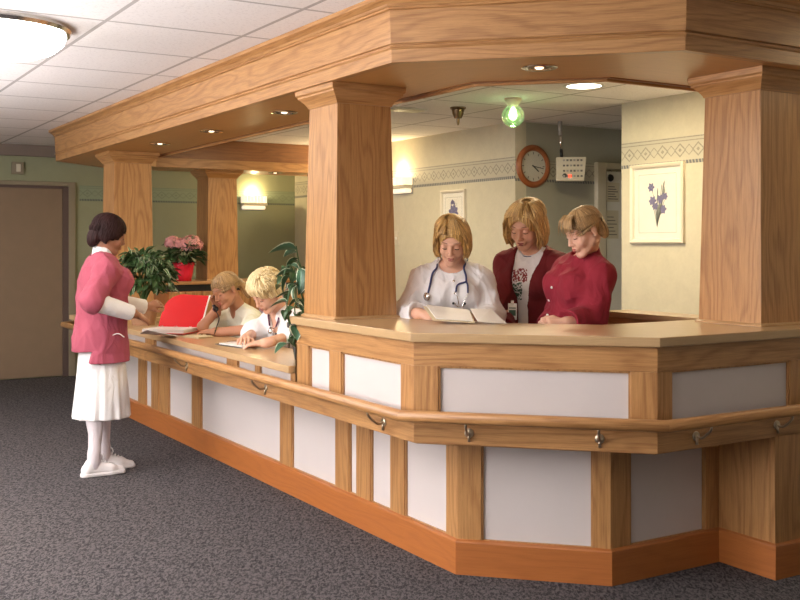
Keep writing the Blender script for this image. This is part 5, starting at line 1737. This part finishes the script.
g = xf(box_geo(-.008, -.004, .03, .008, .006, .05), fr4); mesh('clip', g[0], g[1], M['chrome'], bd)

# ---- 4: woman in profile in a raspberry jacket ------------------------------------
h4 = Head(at(584, 231, 5.16), 66, 28, 0, .97)
O4 = at(575, 0, 5.26)
p = Person(62, Z2(O4[0], O4[1], .95), at(584.5, 261, 5.26), h4, sw=.150)
p.limbs([at(560, 318, 5.42), at(590, 321, 5.08)], [at(548, 327, 5.2), at(567, 323, 4.96)],
        [(heading(60) - UP * .1, UP, dict(curl=.5)), (heading(80) + UP * .0, UP * .7 + heading(0) * .6, dict(curl=.5))])
std_legs(p)
t4 = person_root('woman in profile wearing a raspberry red jacket with her hair pinned back', O4[0], O4[1])
body(p, 'skin_d', t4, .0052); face_parts(h4, t4); trousers(p, 'white_cloth', t4)
wl = []
rs = random.Random(9)
for k in range(44):
    x0 = rs.uniform(-.055, .055)
    wl.append(lock_geo(h4, [(x0 * .8, .045, .116), (x0 * 1.0, .078, .098), (x0 * 1.2 + rs.uniform(-.006, .006), .094 + rs.uniform(-.002, .003), .070), (x0 * 1.35, .100 + rs.uniform(-.004, .006), .040 + rs.uniform(-.022, .02))], [.003, .0036, .0026, .0008], .5))
for k in range(90):   # combed back over the sides
    s = rs.choice((-1, 1)); z0 = rs.uniform(.0, .10)
    a0 = rs.uniform(.5, 1.0)
    pts = []
    for i in range(7):
        w = i / 6; an = a0 + (2.95 - a0) * w; zz = z0 * (1 - w) + .012 * w + .02 * math.sin(PI * w)
        k_ = math.sqrt(max(.05, 1 - ((zz - .036) / .1) ** 2))
        pts.append((s * .086 * k_ * math.sin(an), -.014 + .108 * k_ * math.cos(an), zz))
    wl.append(lock_geo(h4, pts, [.003, .0045, .005, .005, .005, .0045, .003], .5))
make_hair(h4, t4, 'hair_ash', [('e', (0, -.018, .042), (.082, .103, .083)), ('e', (0, -.088, .0), (.052, .034, .060)), ('e', (.05, -.075, -.03), (.02, .03, .05)), ('e', (-.05, -.075, -.03), (.02, .03, .05))],
          [('e', (0, .122, -.040), (.074, .085, .108)), ('e', (.085, .022, -.045), (.040, .050, .052)), ('e', (-.085, .022, -.045), (.040, .050, .052)), ('p', (0, 0, -.088), (0, 0, -1))],
          wl, groove=.0016, freq=40)
g = merge(*[tube_geo([tuple(h4.p(-.06 - k * .004, -.055 - k * .008, .065 - k * .012)), tuple(h4.p(-.078, -.05 - k * .008, .055 - k * .012))], .0035, 6) for k in range(4)])
mesh('hair_clip', g[0], g[1], M['bronze'], t4, smooth=True)
rj = garment(p, 'jacket', 'raspberry', t4, .024, sleeve=1.92, loose=.022, hem=.76, bust=.026, belly=.02, fold=.006, seed=23, neckhole=(.060, .060, .055), nh_off=(0, .02, .045),
             extra=lambda v: v.cone(p.N - p.U * .02, p.N + (p.h.p(0, -.022, -.045) - p.N) * .42, .070, .064, .02))
for k in range(3):
    q, n_ = surf_pt(rj, 549.5 - k * 2.0, 288 + k * 14)
    g = xf(lathe_geo([(0, .003), (.006, .002), (.007, 0)], 12), Matrix.Translation(q + n_ * .001) @ n_.to_track_quat('Z', 'Y').to_matrix().to_4x4())
    mesh('snap', g[0], g[1], M['paper'], t4, smooth=True)

# ---- 5: seated nurse on the telephone ---------------------------------------------
def sit_legs(p):
    k = [p.P + p.f * .34 + p.r * .12 * s - UP * .03 for s in (1, -1)]
    for q in k: q[0] = max(q[0], 2.765)
    p.legs(k, [A3(k[0][0] + .16, k[0][1], .085), A3(k[1][0] + .16, k[1][1], .085)], [p.f, p.f])
h5 = Head(at(226, 290, 7.15), 42, 26, -6, .97)
p = Person(58, (0, 0, 0), at(238, 309, 7.30), h5, sw=.165)
P0 = p.N - heading(58.6) * .30; p = Person(58.6, Z2(P0[0], P0[1], .565), at(238, 309, 7.30), h5, sw=.165)
wR = h5.p(.125, .060, -.120)
eR = at(203, 326, 7.22); eR[2] = .868
eL = at(249, 331, 6.93); eL[2] = .870; wL = at(216, 333, 7.0); wL[2] = .850
p.limbs([eR, eL], [wR, wL], [(h5.p(.100, .045, -.01) - wR, h5.fr[0] * .9 - h5.fr[1] * .1, dict(curl=.5, thumb=.5)), (at(200, 331, 7.05) - wL, UP, dict(curl=.3))])
sit_legs(p)
t5 = person_root('seated woman in a cream blouse talking on a black telephone', P0[0], P0[1])
body(p, 'skin_b', t5, .0052); face_parts(h5, t5); trousers(p, 'white_cloth', t5, top=.68)
wl = []
for k in range(120):
    s = rs.choice((-1, 1)); z0 = rs.uniform(-.0, .122); a0 = rs.uniform(.25, .9); pts = []
    for i in range(7):
        w = i / 6; an = a0 + (3.05 - a0) * w; zz = z0 * (1 - w) + .02 * w + .02 * math.sin(PI * w)
        k_ = math.sqrt(max(.04, 1 - ((zz - .036) / .1) ** 2))
        pts.append((s * .086 * k_ * math.sin(an), -.014 + .108 * k_ * math.cos(an), zz))
    wl.append(lock_geo(h5, pts, [.003, .0045, .005, .005, .005, .0045, .003], .5))
make_hair(h5, t5, 'hair_ash', [('e', (0, -.018, .042), (.083, .104, .085)), ('e', (0, -.110, .005), (.034, .030, .034)), ('e', (-.015, -.135, -.045), (.028, .026, .060)), ('e', (-.02, -.135, -.10), (.018, .018, .04))],
          [('e', (0, .124, -.036), (.072, .085, .108)), ('e', (.085, .022, -.040), (.040, .048, .048)), ('e', (-.085, .022, -.040), (.040, .048, .048))],
          wl, groove=.0018, freq=40)
bl = garment(p, 'blouse', 'cream_knit', t5, .014, sleeve=.80, loose=.014, hem=.60, fold=.005, seed=31, neckhole=(.060, .062, .055), nh_off=(0, .04, .015))
# watch
d = nrm(p.W[1] - p.E[1]); c = p.W[1] - d * .015
g = tube_geo([tuple(c - d * .009), tuple(c + d * .009)], .033, 20); mesh('watch', g[0], g[1], M['gold'], t5, smooth=True)
# telephone handset
ts = thing('telephone_handset', 'black telephone handset held to the ear of the seated woman in cream', 'telephone', tuple(h5.p(.09, .03, 0)), None)
e0, e1 = h5.p(.094, .002, .0), h5.p(.082, .092, -.100)
mid = (e0 + e1) / 2 + h5.fr[0] * .030
g = tube_geo(smooth_pts([tuple(e0 + h5.fr[0] * .012), tuple((e0 + mid) / 2 + h5.fr[0] * .016), tuple(mid), tuple((e1 + mid) / 2 + h5.fr[0] * .014), tuple(e1 + h5.fr[0] * .012)], 4), .013, 10)
mesh('grip', g[0], g[1], M['black'], ts, smooth=True)
for nm, e in (('earpiece', e0), ('mouthpiece', e1)):
    q = V(h5.fr[0]).to_track_quat('Z', 'Y').to_matrix().to_4x4()
    g = xf(lathe_geo([(0, -.008), (.018, -.008), (.021, 0), (.018, .012), (0, .018)], 20), Matrix.Translation(e) @ q)
    mesh(nm, g[0], g[1], M['black'], ts, smooth=True, auto=50)
co = [tuple(e1 + h5.fr[0] * .01)] + [tuple(x) for x in (at(219, 318, 7.0), at(217, 326, 6.95), at(214, 333, 6.98))]
co[-1] = (co[-1][0], co[-1][1], ZL + .006)
g = tube_geo(smooth_pts(co, 6), .004, 6); mesh('cord', g[0], g[1], M['black'], ts, smooth=True)

# ---- 6: seated nurse with short pale blond hair ------------------------------------
h6 = Head(at(267, 291.5, 6.38), 46, 40, 4, 1.0)
N6 = at(279, 313, 6.52)
P0 = N6 - heading(58.6) * .34
p = Person(54, Z2(P0[0], P0[1], .57), N6, h6, sw=.172, build=1.04)
eR = at(254, 330, 6.62); eR[2] = .875; wR = at(246, 338, 6.40); wR[2] = .862
eL = at(291, 336, 6.32); eL[2] = .880; wL = at(266, 344, 6.14); wL[2] = .858
p.limbs([eR, eL], [wR, wL], [(at(240, 340, 6.15) - wR, UP, dict(curl=.35)), (at(250, 344, 6.15) - wL, UP, dict(curl=.35))])
sit_legs(p)
t6 = person_root('seated woman with short pale blond hair in a white top, right of the other', P0[0], P0[1])
body(p, 'skin_a', t6, .0052); face_parts(h6, t6); trousers(p, 'white_cloth', t6, top=.68)
cl = []
for k in range(240):
    az = rs.uniform(-PI, PI); th = rs.uniform(.05, 1.65 if abs(az) > .7 else 1.15)
    b0 = A3(math.sin(th) * math.sin(az), math.sin(th) * math.cos(az), math.cos(th))
    c0 = A3(0, -.012, .050) + b0 * A3(.098, .114, .090)
    tg = nrm(A3(math.cos(th) * math.sin(az), math.cos(th) * math.cos(az), -math.sin(th)) + rs.uniform(-.7, .7) * A3(math.cos(az), -math.sin(az), 0))
    pts = [c0 - tg * .028 - b0 * .006, c0 - tg * .010 + b0 * .006, c0 + tg * .012 + b0 * .006, c0 + tg * .030 - b0 * .006]
    cl.append(lock_geo(h6, [tuple(x) for x in pts], [.003, .008, .008, .002], .6))
make_hair(h6, t6, 'hair_light', [('e', (0, -.014, .050), (.098, .114, .090)), ('e', (0, -.085, -.01), (.070, .036, .065)), ('e', (.074, -.005, .0), (.028, .055, .05)), ('e', (-.074, -.005, .0), (.028, .055, .05)), ('e', (0, .05, .085), (.07, .05, .035))],
          [('e', (0, .122, -.052), (.078, .085, .100)), ('e', (.085, .03, -.06), (.035, .05, .05)), ('e', (-.085, .03, -.06), (.035, .05, .05))], cl, groove=.003, freq=20)
def ct6(v):
    v.ell(p.tp(0, .09, -.02), (.045, .07, .11), p.T, .004, 's')
wt = garment(p, 'top', 'white_cloth', t6, .020, sleeve=1.02, loose=.022, hem=.60, fold=.005, seed=41, cut=ct6, neckhole=(.062, .065, .055), nh_off=(0, .02, .03))
g = tube_geo(smooth_pts([tuple(h6.p(-.079, -.004, -.03))] + [tuple(h6.p(-.081, -.003, -.034))] + [tuple(h6.p(-.079, -.004, -.037))], 2), .005, 8); mesh('earring', g[0], g[1], M['gold'], t6, smooth=True)
s6 = thing('stethoscope', 'plum stethoscope hanging round the neck of the seated pale blond woman', 'stethoscope', tuple(p.N), None)
L6 = [on(wt, 272, 327, .010), on(wt, 270, 320, .008), on(wt, 270, 314, .008), nk(.060, .035, .010), nk(.045, -.05, .045), nk(0, -.072, .055), nk(-.045, -.05, .045), nk(-.060, .035, .010), on(wt, 277, 320, .008), on(wt, 275, 326, .010)]
q0, n0 = surf_pt(wt, 272, 329)
steth(s6, L6, None, None, [[on(wt, 275, 326, .01), on(wt, 273, 330, .012), on(wt, 276, 333, .014)]], (q0 + n0 * .014, n0), 'tube_plum')

# ---- papers in the hands of the woman in white ---------------------------------------
def slab(name, pts, th, mat, parent=None):
    a, b, c, d = [V(x) for x in pts]; n = (b - a).cross(d - a).normalized() * th
    vs = [tuple(x) for x in (a, b, c, d)] + [tuple(x + n) for x in (a, b, c, d)]
    return mesh(name, vs, [(3, 2, 1, 0), (4, 5, 6, 7), (0, 1, 5, 4), (1, 2, 6, 5), (2, 3, 7, 6), (3, 0, 4, 7)], mat, parent)
c0 = at(448, 316, 4.95)
_ = 0
tf = thing('file_folder', 'manila folder of papers held over the counter by the woman in the white coat', 'folder', tuple(c0), None)
slab('cover', (at(433, 320.5, 4.76), at(475, 323.3, 4.76), at(471, 312, 5.05), at(423, 306.5, 5.05)), .002, M['manila'], tf)
slab('sheets', (at(436, 319, 4.78), at(473, 321.5, 4.78), at(469, 310.5, 5.04), at(426, 305.5, 5.04)), .004, M['paper'], tf)
tp2 = slab('paper_sheet', (at(478, 322, 4.74), at(507, 324, 4.78), at(491, 309.5, 5.05), at(470, 309, 5.05)), .002, M['paper'])
tag(tp2, 'white sheet of paper held over the counter just right of the manila folder', 'paper')
# ------------------------------------------------------------------ light
w = bpy.data.worlds.new('world'); bpy.context.scene.world = w; w.use_nodes = True
w.node_tree.nodes['Background'].inputs[0].default_value = (.9, .95, 1, 1); w.node_tree.nodes['Background'].inputs[1].default_value = .3
sc = bpy.context.scene
sc.view_settings.view_transform = 'Standard'; sc.view_settings.look = 'None'; sc.view_settings.gamma = 1; sc.view_settings.use_curve_mapping = False
sc.view_settings.exposure = 0.0
# side fill placed at the added window in the left wall
area('window_fill_light', (XL + .08, 4.6, 1.5), (0, math.radians(-90), 0), 1.2, 4.0, 110, (1, .945, .95))
# unseen fill points added out of view to brighten counter and ceiling
def point(x, y, z, e, col=(1, .95, .92), r=.15):
    l = bpy.data.lights.new('added_fill_point', 'POINT'); l.energy = e; l.color = col; l.shadow_soft_size = r
    o = bpy.data.objects.new('added_fill_point', l); COL.objects.link(o); o.location = (x, y, z)
for x, y, e in ((-1.5, 5.4, 30), (-1.5, 1.6, 18), (.98, 1.2, 8), (.1, 9.2, 12)): point(x, y, ZC - .45, e)
# unseen uplight lamps added out of view to brighten the outer ceiling
for x, y, e in ((-.45, 3.3, 165), (-.45, 6.9, 150)):
    area('uplight', (x, y, 1.25), (math.radians(180), math.radians(-12), 0), .5, .5, e, (1, .955, .95), 'DISK')
    t = thing('added_floor_lamp', 'added uplight lamp out of view that brightens the ceiling, %s' % ('by the added window' if y < 4 else 'past the added window'), 'floor lamp', (x, y, 0))
    lathe('base', [(0, 0), (.15, 0), (.15, .02), (.02, .04)], M['bronze'], t, 28)
    lathe('pole', [(.014, .03), (.014, 1.12)], M['bronze'], t, 12)
    lathe('shade', [(.01, 1.1), (.10, 1.14), (.27, 1.23), (.275, 1.235), (.10, 1.15), (.01, 1.11)], M['ivory'], t, 32)
# unseen fill lights added under the ceiling, without fixtures
for x, y, e in ((4.35, 5.3, 36), (4.3, 8.3, 30), (4.7, 2.6, 6)):
    area('inner_fill', (x, y, ZC - .03), (0, 0, 0), .3, .3, e, (1, .82, .52), 'DISK')

for x, y, lab in ((-1.5, 5.4, 'added round ceiling light out of view, by the left wall'), (-1.5, 1.6, 'added round ceiling light out of view, near the added window'), (.2, 9.2, 'added round ceiling light out of view, near the far door')):  # unseen copies of the round light, added for more fill
    c_ = copy_tree(drum_proto); c_.location = (x, y, ZC); c_['label'] = lab
